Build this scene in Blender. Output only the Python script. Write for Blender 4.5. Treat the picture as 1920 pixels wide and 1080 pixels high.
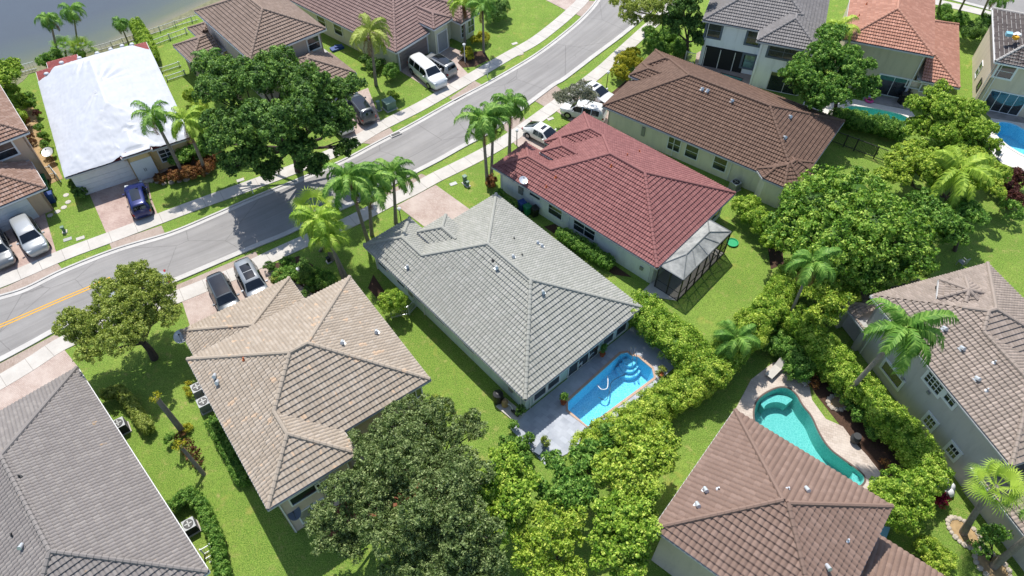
import bpy, bmesh, math, random
import numpy as np
from mathutils import Vector, Matrix, noise
random.seed(7); RNG = np.random.default_rng(11); LEAF_K = .74
for o in list(bpy.data.objects): bpy.data.objects.remove(o)
S = bpy.context.scene
COL = S.collection
R = math.radians
# ------------------------------------------------------------ camera, sky, sun, exposure
CH, CT, CF = 46.0, R(50.5), 1330.0
cam_d = bpy.data.cameras.new('camera'); cam = bpy.data.objects.new('camera', cam_d); COL.objects.link(cam)
cam_d.sensor_width = 36; cam_d.lens = 36*CF/1920; cam_d.clip_end = 4000; cam_d.clip_start = 0.5
cam.location = (0, 0, CH); cam.rotation_euler = (R(90)-CT, 0, 0)
S.camera = cam
S.render.resolution_x, S.render.resolution_y = 1024, 576
SUN_EL, SUN_AZ = R(61), R(-18)
W = bpy.data.worlds.new('World'); S.world = W; W.use_nodes = True
nt = W.node_tree; bg = nt.nodes['Background']; sky = nt.nodes.new('ShaderNodeTexSky')
sky.sky_type = 'NISHITA'; sky.sun_disc = False; sky.sun_elevation = SUN_EL; sky.sun_rotation = SUN_AZ
nt.links.new(sky.outputs[0], bg.inputs[0]); bg.inputs[1].default_value = 0.15
SD = Vector((math.sin(SUN_AZ)*math.cos(SUN_EL), math.cos(SUN_AZ)*math.cos(SUN_EL), math.sin(SUN_EL)))
sl = bpy.data.lights.new('sun', 'SUN'); sl.energy = 4.5; sl.angle = R(0.55); sl.color = (1, .96, .9)
so = bpy.data.objects.new('sun', sl); COL.objects.link(so); so.rotation_euler = (-SD).to_track_quat('-Z', 'Y').to_euler(); so.location = SD*200
S.view_settings.view_transform = 'Standard'; S.view_settings.look = 'None'; S.view_settings.exposure = 0.36; S.view_settings.gamma = 1
S.render.engine = 'CYCLES'
S.cycles.max_bounces = 6; S.cycles.transparent_max_bounces = 12; S.cycles.diffuse_bounces = 4

# ------------------------------------------------------------ helpers
_fw = Vector((0, math.cos(CT), -math.sin(CT))); _up = Vector((0, math.sin(CT), math.cos(CT)))
def RAY(x, y): return _fw + Vector((1, 0, 0))*((x-960)/CF) - _up*((y-540)/CF)
def P(x, y, z=0.0):
    d = RAY(x, y); k = (z-CH)/d.z
    return Vector((0, 0, CH)) + d*k
def PXM(p): return (Vector(p)-Vector((0, 0, CH))).dot(_fw)/CF      # metres per photo pixel at p
def tag(o, label=None, cat=None, group=None, kind=None):
    if label: o['label'] = label
    if cat: o['category'] = cat
    if group: o['group'] = group
    if kind: o['kind'] = kind
    return o
def empty(name, loc=(0, 0, 0), label=None, cat=None, group=None, rz=0):
    o = bpy.data.objects.new(name, None); o.empty_display_size = .3; COL.objects.link(o); o.location = loc; o.rotation_euler = (0, 0, rz)
    return tag(o, label, cat, group)
class MB:
    def __init__(s): s.v = []; s.f = []; s.m = []; s.uv = {}
    def add(s, vs, fs, mi=0):
        n = len(s.v); s.v += [tuple(v) for v in vs]; s.f += [tuple(i+n for i in f) for f in fs]; s.m += [mi]*len(fs)
    def box(s, c, size, rz=0, mi=0, rot=None):
        x, y, z = [q/2 for q in size]; M = rot if rot else Matrix.Rotation(rz, 3, 'Z'); c = Vector(c)
        vs = [c+M@Vector((a*x, b*y, d*z)) for a in (-1, 1) for b in (-1, 1) for d in (-1, 1)]
        s.add(vs, [(0, 1, 3, 2), (4, 6, 7, 5), (0, 4, 5, 1), (2, 3, 7, 6), (0, 2, 6, 4), (1, 5, 7, 3)], mi)
    def tube(s, pts, rad, n=8, mi=0, cap=True):
        pts = [Vector(p) for p in pts]; rs = rad if isinstance(rad, (list, tuple)) else [rad]*len(pts)
        rings = []; 
        for i, p in enumerate(pts):
            d = (pts[min(i+1, len(pts)-1)]-pts[max(i-1, 0)]).normalized()
            a = d.cross(Vector((0, 0, 1)) if abs(d.z) < .95 else Vector((1, 0, 0))).normalized(); b = d.cross(a)
            rings.append([p+(a*math.cos(t)+b*math.sin(t))*rs[i] for t in [2*math.pi*k/n for k in range(n)]])
        vs = [v for r in rings for v in r]; fs = []
        for i in range(len(pts)-1):
            for k in range(n): fs.append((i*n+k, i*n+(k+1) % n, (i+1)*n+(k+1) % n, (i+1)*n+k))
        if cap: fs.append(tuple(range(n-1, -1, -1))); fs.append(tuple((len(pts)-1)*n+k for k in range(n)))
        s.add(vs, fs, mi)
    def cyl(s, c, r, h, n=16, mi=0, r2=None):
        c = Vector(c); s.tube([c, c+Vector((0, 0, h))], [r, r if r2 is None else r2], n, mi)
    def lathe(s, c, prof, n=16, mi=0):
        c = Vector(c); vs = []; fs = []
        for r, z in prof: vs += [c+Vector((r*math.cos(2*math.pi*k/n), r*math.sin(2*math.pi*k/n), z)) for k in range(n)]
        for i in range(len(prof)-1):
            for k in range(n): fs.append((i*n+k, i*n+(k+1) % n, (i+1)*n+(k+1) % n, (i+1)*n+k))
        fs.append(tuple(range(n-1, -1, -1))); fs.append(tuple((len(prof)-1)*n+k for k in range(n)))
        s.add(vs, fs, mi)
    def slab(s, pts, z0, z1, mi=0):
        n = len(pts); pts = [(p[0], p[1]) for p in pts]
        a = sum(pts[i][0]*pts[(i+1) % n][1]-pts[(i+1) % n][0]*pts[i][1] for i in range(n))
        if a < 0: pts = pts[::-1]
        s.add([(x, y, z0) for x, y in pts]+[(x, y, z1) for x, y in pts],
              [tuple(range(n, 2*n)), tuple(range(n-1, -1, -1))]+[(i, (i+1) % n, n+(i+1) % n, n+i) for i in range(n)], mi)
    def build(s, name, mat, parent=None, smooth=False):
        me = bpy.data.meshes.new(name); me.from_pydata(s.v, [], s.f)
        ms = mat if isinstance(mat, (list, tuple)) else [mat]
        for m in ms: me.materials.append(m)
        if len(ms) > 1: me.polygons.foreach_set('material_index', s.m)
        if smooth: me.polygons.foreach_set('use_smooth', [True]*len(s.f))
        me.update()
        o = bpy.data.objects.new(name, me); COL.objects.link(o)
        if parent: o.parent = parent; o.matrix_parent_inverse = Matrix.Identity(4)
        if parent: unp(o)
        return o
def unp(o):        # vertices were given in world space: keep them there under a moved parent
    p = o.parent; M = Matrix.Identity(4)
    while p is not None:
        M = (Matrix.Translation(p.location) @ p.rotation_euler.to_matrix().to_4x4()) @ M if True else M
        p = p.parent
    o.data.transform(M.inverted())
def np_mesh(name, V, F, mat, parent=None, attr=None, smooth=False):
    V = np.asarray(V, np.float32); F = np.asarray(F, np.int32); k = F.shape[1]
    me = bpy.data.meshes.new(name); me.vertices.add(len(V)); me.vertices.foreach_set('co', V.ravel())
    me.loops.add(F.size); me.loops.foreach_set('vertex_index', F.ravel())
    me.polygons.add(len(F)); me.polygons.foreach_set('loop_start', np.arange(0, F.size, k, dtype=np.int32))
    if attr is not None:
        a = me.attributes.new('var', 'FLOAT', 'FACE'); a.data.foreach_set('value', np.asarray(attr, np.float32))
    me.materials.append(mat); me.update(calc_edges=True)
    if smooth: me.polygons.foreach_set('use_smooth', [True]*len(F))
    o = bpy.data.objects.new(name, me); COL.objects.link(o)
    if parent: o.parent = parent; unp(o)
    return o

# ------------------------------------------------------------ materials
def srgb(c):
    if isinstance(c, str): c = [int(c[i:i+2], 16) for i in (0, 2, 4)]
    return tuple(((v/255)/12.92 if v/255 <= .04045 else ((v/255+.055)/1.055)**2.4) for v in c)+(1,)
_mats = {}
class NT:
    def __init__(s, name):
        s.m = bpy.data.materials.new(name); s.m.use_nodes = True; s.t = s.m.node_tree; s.b = s.t.nodes['Principled BSDF']
    def n(s, typ, **kw):
        nd = s.t.nodes.new('ShaderNode'+typ)
        for k, v in kw.items():
            if k.startswith('i_'):
                key = k[2:]; key = int(key) if key.isdigit() else key.replace('_', ' ')
                nd.inputs[key].default_value = v
            else: setattr(nd, k, v)
        return nd
    def l(s, a, b): s.t.links.new(a, b)
    def set(s, **kw):
        for k, v in kw.items(): s.b.inputs[k.replace('_', ' ')].default_value = v
    def ramp(s, fac, stops, interp='LINEAR'):
        r = s.n('ValToRGB'); r.color_ramp.interpolation = interp; e = r.color_ramp.elements
        while len(e) < len(stops): e.new(.5)
        for i, (p, c) in enumerate(stops): e[i].position = p; e[i].color = c
        s.l(fac, r.inputs[0]); return r.outputs[0]
    def noise(s, scale, detail=4, vec=None, rough=.6):
        nd = s.n('TexNoise'); nd.inputs['Scale'].default_value = scale; nd.inputs['Detail'].default_value = detail; nd.inputs['Roughness'].default_value = rough
        if vec is not None: s.l(vec, nd.inputs['Vector'])
        return nd.outputs[0]
    def pos(s):
        g = s.n('NewGeometry'); return g.outputs['Position']
    def mix(s, fac, a, b, mode='MIX'):
        m = s.n('Mix', data_type='RGBA', blend_type=mode)
        for v, i in ((fac, 0), (a, 6), (b, 7)):
            if hasattr(v, 'links') or hasattr(v, 'is_linked'): s.l(v, m.inputs[i])
            else: m.inputs[i].default_value = v
        return m.outputs[2]
    def math(s, op, a, b=0.0):
        m = s.n('Math', operation=op)
        for v, i in ((a, 0), (b, 1)):
            if hasattr(v, 'is_linked'): s.l(v, m.inputs[i])
            else: m.inputs[i].default_value = v
        return m.outputs[0]
    def bump(s, h, strength=.3, dist=.05):
        b = s.n('Bump'); b.inputs['Strength'].default_value = strength; b.inputs['Distance'].default_value = dist
        s.l(h, b.inputs['Height']); s.l(b.outputs[0], s.b.inputs['Normal'])
def mul(c, k): return (min(c[0]*k, 1), min(c[1]*k, 1), min(c[2]*k, 1), 1)
def plain(name, col, rough=.6, metal=0, var=.04, scale=3.0, bump=0):
    key = ('p', name)
    if key in _mats: return _mats[key]
    t = NT(name); c = srgb(col); nz = t.noise(scale, 5, t.pos())
    t.l(t.ramp(nz, [(.3, mul(c, 1-var)), (.7, mul(c, 1+var*.6))]), t.b.inputs['Base Color'])
    t.set(Roughness=rough, Metallic=metal)
    if bump: t.bump(t.noise(bump, 3, t.pos()), .3, .02)
    _mats[key] = t.m; return t.m
def stucco(name, col):
    key = ('s', name)
    if key in _mats: return _mats[key]
    t = NT(name); c = srgb(col); p = t.pos()
    mp = t.n('Mapping'); t.l(p, mp.inputs[0]); mp.inputs['Scale'].default_value = (1.5, 1.5, .35)
    n1 = t.noise(1.2, 6, mp.outputs[0], .7)
    t.l(t.ramp(n1, [(.25, mul(c, .82)), (.5, c), (.8, mul(c, 1.05))]), t.b.inputs['Base Color']); t.set(Roughness=.9)
    t.bump(t.noise(25, 3, p), .25, .02); _mats[key] = t.m; return t.m
def tile_mat(name, base, alt, stain=None, stain_amt=0.0, line=None, tw=.25, tc=.38, var=.16, blotch=.12, dirt=None, dirt_amt=0.0):
    tw = .34 if name == 'roof_mauve' else tw; tc = .40 if name == 'roof_mauve' else tc; t = NT(name); uv = t.n('UVMap'); sep = t.n('SeparateXYZ'); t.l(uv.outputs[0], sep.inputs[0])
    fx = t.math('FLOOR', t.math('DIVIDE', sep.outputs[0], tw)); fy = t.math('FLOOR', t.math('DIVIDE', sep.outputs[1], tc))
    cmb = t.n('CombineXYZ'); t.l(fx, cmb.inputs[0]); t.l(fy, cmb.inputs[1])
    wn = t.n('TexWhiteNoise', noise_dimensions='3D'); t.l(cmb.outputs[0], wn.inputs['Vector'])
    a, b = srgb(base), srgb(alt)
    col = t.ramp(wn.outputs[0], [(0, mul(a, 1-var)), (.5, a), (.8, b), (1, mul(b, 1+var))])
    p = t.pos(); big = t.noise(.45, 5, p)
    col = t.mix(t.ramp(big, [(.35, (0, 0, 0, 1)), (.7, (blotch*3,)*3+(1,))]), col, mul(a, .62))
    fine = t.noise(9, 4, p); col = t.mix(t.ramp(fine, [(.45, (0, 0, 0, 1)), (.75, (.35, .35, .35, 1))]), col, mul(a, .7))
    smp = t.n('Mapping'); t.l(uv.outputs[0], smp.inputs[0]); smp.inputs['Scale'].default_value = (2.6, .22, 1)
    col = t.mix(t.ramp(t.noise(1.0, 4, smp.outputs[0]), [(.48, (0, 0, 0, 1)), (.75, (.45, .45, .45, 1))]), col, mul(a, .68))
    if stain:
        vo = t.noise(1.3, 2, p); wn2 = t.math('GREATER_THAN', wn.outputs[0], .45); msk = t.math('MULTIPLY', t.ramp(vo, [(1-stain_amt-.02, (0, 0, 0, 1)), (1-stain_amt+.02, (1, 1, 1, 1))]), wn2)
        col = t.mix(msk, col, srgb(stain))
    if dirt:
        d = t.noise(.8, 6, p, .75); col = t.mix(t.ramp(d, [(1-dirt_amt-.05, (0, 0, 0, 1)), (1-dirt_amt+.05, (.8, .8, .8, 1))]), col, srgb(dirt))
    if line:
        fr_ = t.math('FRACT', t.math('DIVIDE', sep.outputs[1], tc)); lm_ = t.math('MULTIPLY', t.math('LESS_THAN', fr_, .12), t.math('GREATER_THAN', wn.outputs[0], .25)); col = t.mix(lm_, col, srgb(line))
    t.l(col, t.b.inputs['Base Color']); t.set(Roughness=.75); t.b.inputs['Specular IOR Level'].default_value = .3
    t.bump(fine, .35, .015); return t.m
def leaf_mat(name, dark, mid, light, trans=.25):
    key = ('l', name)
    if key in _mats: return _mats[key]
    t = NT(name); at = t.n('Attribute', attribute_name='var')
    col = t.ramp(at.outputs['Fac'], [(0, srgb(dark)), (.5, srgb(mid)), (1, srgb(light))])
    t.l(col, t.b.inputs['Base Color']); t.set(Roughness=.55); t.b.inputs['Specular IOR Level'].default_value = .25
    tr = t.n('BsdfTranslucent'); t.l(t.mix(1.0, col, (1, 1, .55, 1), 'MULTIPLY'), tr.inputs[0])
    mx = t.n('MixShader'); mx.inputs[0].default_value = trans; t.l(t.b.outputs[0], mx.inputs[1]); t.l(tr.outputs[0], mx.inputs[2])
    t.l(mx.outputs[0], t.t.nodes['Material Output'].inputs[0]); _mats[key] = t.m; return t.m
def paver_mat(name, a, b, c, sx=.22, sy=.11, rot=0.0, mortar='857a72'):
    t = NT(name); p = t.pos(); mp = t.n('Mapping'); t.l(p, mp.inputs[0]); mp.inputs['Rotation'].default_value = (0, 0, rot)
    br = t.n('TexBrick'); t.l(mp.outputs[0], br.inputs[0]); br.inputs['Scale'].default_value = 1; br.inputs['Brick Width'].default_value = sx; br.inputs['Row Height'].default_value = sy
    br.inputs['Mortar Size'].default_value = .008; br.inputs['Color1'].default_value = srgb(a); br.inputs['Color2'].default_value = srgb(b); br.inputs['Mortar'].default_value = srgb(mortar); br.inputs['Bias'].default_value = 0
    col = t.mix(t.ramp(t.noise(.5, 6, p, .65), [(.4, (0, 0, 0, 1)), (.65, (.75, .75, .75, 1))]), br.outputs[0], srgb(c))
    t.l(col, t.b.inputs['Base Color']); t.set(Roughness=.85); t.bump(br.outputs[1], .3, -.01); return t.m

M = {}
def grass_mat():
    t = NT('grass'); p = t.pos()
    n1 = t.noise(.22, 5, p, .6); n2 = t.noise(2.2, 6, p, .75); n3 = t.noise(14, 4, p, .8)
    c = t.ramp(n1, [(.3, srgb('4f7829')), (.5, srgb('6a9234')), (.68, srgb('90a84a'))])
    c = t.mix(t.ramp(n2, [(.38, (0, 0, 0, 1)), (.62, (.75, .75, .75, 1))]), c, srgb('4c6a2a'))
    c = t.mix(t.ramp(t.noise(5, 5, p, .8), [(.42, (0, 0, 0, 1)), (.6, (.85, .85, .85, 1))]), c, srgb('446420'))
    c = t.mix(t.ramp(n3, [(.45, (0, 0, 0, 1)), (.62, (.85, .85, .85, 1))]), c, srgb('a2b25a'))
    n4 = t.noise(.6, 3, p); c = t.mix(t.ramp(n4, [(.6, (0, 0, 0, 1)), (.74, (.65, .65, .65, 1))]), c, srgb('a09a50'))
    c = t.mix(t.ramp(t.noise(1.1, 6, p, .85), [(.55, (0, 0, 0, 1)), (.66, (.7, .7, .7, 1))]), c, srgb('aaa464'))
    t.l(c, t.b.inputs['Base Color']); t.set(Roughness=.9); t.b.inputs['Specular IOR Level'].default_value = .1
    t.bump(t.noise(30, 4, p, .8), .8, .08); return t.m
M['grass'] = grass_mat()
def asphalt():
    t = NT('asphalt'); p = t.pos()
    c = t.ramp(t.noise(.35, 5, p, .6), [(.3, srgb('7d7b79')), (.7, srgb('8e8b88'))])
    c = t.mix(t.ramp(t.noise(22, 5, p, .85), [(.35, (0, 0, 0, 1)), (.7, (.5, .5, .5, 1))]), c, srgb('9d9a96'))
    uv = t.n('UVMap'); mp = t.n('Mapping'); t.l(uv.outputs[0], mp.inputs[0]); mp.inputs['Scale'].default_value = (.035, 5.5, 1)
    c = t.mix(t.ramp(t.noise(1.6, 5, mp.outputs[0], .7), [(.42, (0, 0, 0, 1)), (.66, (.55, .55, .55, 1))]), c, srgb('706d6a'))
    c = t.mix(t.ramp(t.noise(.9, 3, p, .9), [(.66, (0, 0, 0, 1)), (.72, (.6, .6, .6, 1))]), c, srgb('6a6764'))
    vc = t.n('TexVoronoi', feature='DISTANCE_TO_EDGE'); vc.inputs['Scale'].default_value = .16; t.l(t.mix(.12, p, t.noise(2, 3, p), 'ADD'), vc.inputs[0]); c = t.mix(t.ramp(vc.outputs[0], [(0, (.6, .6, .6, 1)), (.006, (0, 0, 0, 1))]), c, srgb('555250'))
    t.l(c, t.b.inputs['Base Color']); t.set(Roughness=.9); t.bump(t.noise(60, 3, p), .3, .01); return t.m
M['asphalt'] = asphalt()
def concrete(name, a, b, joint=None, scale=.7):
    t = NT(name); p = t.pos()
    c = t.ramp(t.noise(scale, 6, p, .7), [(.3, srgb(a)), (.7, srgb(b))])
    c = t.mix(t.ramp(t.noise(18, 4, p, .8), [(.5, (0, 0, 0, 1)), (.8, (.4, .4, .4, 1))]), c, mul(srgb(a), .75))
    t.l(c, t.b.inputs['Base Color']); t.set(Roughness=.85); t.bump(t.noise(40, 3, p), .2, .01); return t.m
M['walk'] = concrete('sidewalk_concrete', 'aca79f', 'bfbab2'); M['kerb'] = concrete('kerb_concrete', 'a8a5a0', 'bfbcb7')
M['joint'] = plain('joint', '857f78', .9)
M['paver'] = paver_mat('driveway_pavers', 'a08b80', 'b09d92', 'b8aaa0', rot=R(35))
M['paver_red'] = paver_mat('driveway_red_pavers', '9a7f76', 'ab9388', 'bba79c', rot=R(20))
M['paver_brown'] = paver_mat('apron_pavers', '8f7d70', 'a29184', 'a5968b', rot=R(60))
M['paver_tan'] = paver_mat('pool_pavers', 'a89a8d', 'b9aca0', 'c4b9ad', .3, .2, R(20))
M['deck_grey'] = paver_mat('slate_deck', '8e939c', 'a5aab2', 'b2b6bc', .6, .4, R(42), mortar='8a8f96')
M['deck_dark'] = paver_mat('charcoal_deck', '77736f', '8c8783', '9c9691', .5, .35, R(-20), mortar='6a6663')
M['deck_white'] = plain('white_pool_deck', 'c9c5be', .8, var=.1)
M['coping'] = plain('coping', 'b39580', .7, var=.2, scale=6)
M['coping_dk'] = plain('coping_dark', '5a4a42', .7)
M['mulch'] = plain('mulch', '4b3629', 1, var=.5, scale=14, bump=30)
M['soil'] = plain('sandy_soil', 'a38a64', 1, var=.3, scale=3, bump=12)
M['sand'] = plain('shore_sand', '77775a', 1, var=.35, scale=2)
M['white'] = plain('white_paint', 'd9dadb', .5, var=.05)
M['white_metal'] = plain('white_metal', 'c8cccf', .35, .4, .08)
M['fascia'] = plain('gutter_white', 'b9b9b8', .5, var=.08)
M['bronze'] = plain('bronze_frame', '2d2a28', .5)
M['black'] = plain('black_plastic', '18191a', .5)
M['dark'] = plain('recess_shade', '1d1f22', .8)
M['soffit'] = plain('soffit', 'a5a39f', .9)
M['bark'] = plain('bark', '4a4038', .95, var=.35, scale=8, bump=20)
M['palm_bark'] = plain('palm_bark', '857c71', .9, var=.25, scale=5, bump=14)
M['rock'] = plain('rock', 'b0a596', .9, var=.3, scale=5, bump=6)
M['yellow'] = plain('road_yellow', 'd09a1c', .8, var=.15, scale=12)
M['slate'] = plain('slate_trim', '5c6876', .7)
M['green_bin'] = plain('green_bin', '0d6a4a', .5); M['blue_bin'] = plain('blue_bin', '1e3f7c', .5)
M['util'] = plain('utility_green', '5d7a69', .5); M['ac'] = plain('ac_grey', '8a8c8a', .5, .3)
M['ac_top'] = plain('ac_top', 'a3a5a4', .6)
M['mulch_red'] = plain('mulch_red', '84503c', 1, var=.4, scale=6, bump=20)
M['ac_dk'] = plain('ac_dark', '2b2c2d', .6)
M['terracotta'] = plain('terracotta', 'a9582f', .8)
M['fence_dk'] = plain('dark_fence', '33322f', .6)
M['metal'] = plain('steel', 'a9adb0', .25, .9)
M['tyre'] = plain('tyre', '141414', .85); M['rim'] = plain('alloy', '9a9da0', .3, .8)
M['red_lens'] = plain('red_lens', '8c1512', .2); M['lens'] = plain('lamp_lens', 'c4cbd0', .15)
def glass(name, col, rough=.05):
    t = NT(name); c = srgb(col); nz = t.noise(.9, 3, t.pos()); t.l(t.ramp(nz, [(.35, mul(c, .5)), (.65, mul(c, 1.5))]), t.b.inputs['Base Color'])
    t.set(Roughness=rough); t.b.inputs['Specular IOR Level'].default_value = .8; return t.m
M['glass'] = glass('window_glass', '2b3338'); M['car_glass'] = glass('car_glass', '10151b', .03); M['glass_teal'] = glass('blind_glass', '6f8f8c', .1)
M['glass_pale'] = glass('shade_glass', '9a988c', .15)
def car_paint(name, col, metal=.3):
    key = ('c', name)
    if key in _mats: return _mats[key]
    t = NT(name); t.b.inputs['Base Color'].default_value = srgb(col); t.set(Roughness=.25, Metallic=metal); t.b.inputs['Coat Weight'].default_value = .6; t.b.inputs['Coat Roughness'].default_value = .05
    t.b.inputs['Roughness'].default_value = .28; _mats[key] = t.m; return t.m
def water_mat(name, tint, rough=.03, scale=2.6, strength=.5):
    t = NT(name); tr = t.n('BsdfTransparent'); tr.inputs[0].default_value = tint
    gl = t.n('BsdfGlossy'); gl.inputs['Roughness'].default_value = rough; fr = t.n('Fresnel'); fr.inputs[0].default_value = 1.33
    p = t.pos(); b = t.n('Bump'); b.inputs['Strength'].default_value = strength; b.inputs['Distance'].default_value = .1; t.l(t.noise(scale, 3, p), b.inputs['Height'])
    t.l(b.outputs[0], gl.inputs['Normal']); t.l(b.outputs[0], fr.inputs['Normal'])
    mx = t.n('MixShader'); t.l(fr.outputs[0], mx.inputs[0]); t.l(tr.outputs[0], mx.inputs[1]); t.l(gl.outputs[0], mx.inputs[2])
    t.l(mx.outputs[0], t.t.nodes['Material Output'].inputs[0]); return t.m
M['water'] = water_mat('pool_water', (.70, .93, .97, 1))
def caustic_plaster(name, a, b, sc=3.0):
    t = NT(name); p = t.pos(); v = t.n('TexVoronoi', feature='DISTANCE_TO_EDGE'); v.inputs['Scale'].default_value = sc
    w = t.n('TexNoise'); w.inputs['Scale'].default_value = 1.5; t.l(p, w.inputs[0]); m = t.mix(.35, p, w.outputs[1], 'ADD'); t.l(m, v.inputs[0])
    t.l(t.ramp(v.outputs[0], [(0, srgb(b)), (.12, srgb(a)), (1, mul(srgb(a), .92))]), t.b.inputs['Base Color']); t.set(Roughness=.7); return t.m  # paler cell edges paint a caustic light network into the plaster colour
M['pool_blue'] = caustic_plaster('caustic_plaster_blue', '74bfdc', 'a6dcee', 6); M['pool_teal'] = caustic_plaster('caustic_plaster_teal', '6fb5aa', '8cc6ba', 5)
M['pool_step'] = plain('pool_step', '80b8d0', .6)
def lake_mat():
    t = NT('lake_water'); at = t.n('Attribute', attribute_name='shore')
    c = t.ramp(at.outputs['Fac'], [(0, srgb('484d52')), (.5, srgb('515850')), (.82, srgb('5f6449')), (1, srgb('7a745a'))])
    p = t.pos(); c = t.mix(t.ramp(t.noise(.35, 5, p), [(.4, (0, 0, 0, 1)), (.7, (.3, .3, .3, 1))]), c, srgb('4c5458'))
    t.l(c, t.b.inputs['Base Color']); t.set(Roughness=.12); mp = t.n('Mapping'); t.l(p, mp.inputs[0]); mp.inputs['Scale'].default_value = (1, 2.2, 1)
    t.bump(t.noise(2.5, 4, mp.outputs[0]), .25, .05); return t.m
M['lake'] = lake_mat()

# ------------------------------------------------------------ polygons in the plane: g = (a, b, c) means a*u + b*v + c >= 0
def clip(poly, g):
    out = []; n = len(poly)
    for i in range(n):
        p, q = poly[i], poly[(i+1) % n]; fp = g[0]*p[0]+g[1]*p[1]+g[2]; fq = g[0]*q[0]+g[1]*q[1]+g[2]
        if fp >= 0: out.append(p)
        if (fp > 0 and fq < 0) or (fp < 0 and fq > 0):
            t = fp/(fp-fq); out.append((p[0]+(q[0]-p[0])*t, p[1]+(q[1]-p[1])*t))
    return out
def area(p): return .5*abs(sum(p[i][0]*p[(i+1) % len(p)][1]-p[(i+1) % len(p)][0]*p[i][1] for i in range(len(p)))) if len(p) > 2 else 0
def subtract(polys, gs):
    res = []
    for poly in polys:
        cur = poly
        for g in gs:
            o = clip(cur, (-g[0], -g[1], -g[2]))
            if area(o) > 1e-3: res.append(o)
            cur = clip(cur, g)
            if area(cur) < 1e-3: break
    return res
def seg_sub(segs, gs):      # segments (t0, t1) with conditions a*t + b > 0 for all -> removed
    res = []
    for (t0, t1) in segs:
        lo, hi = t0, t1
        for a, b in gs:
            if abs(a) < 1e-9:
                if b <= 0: lo, hi = 1, 0; break
            elif a > 0: lo = max(lo, -b/a)
            else: hi = min(hi, -b/a)
        if lo >= hi-1e-6: res.append((t0, t1)); continue
        if lo > t0+1e-3: res.append((t0, lo))
        if hi < t1-1e-3: res.append((hi, t1))
    return res
def rect(u0, u1, v0, v1): return [(u0, v0), (u1, v0), (u1, v1), (u0, v1)]
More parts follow.
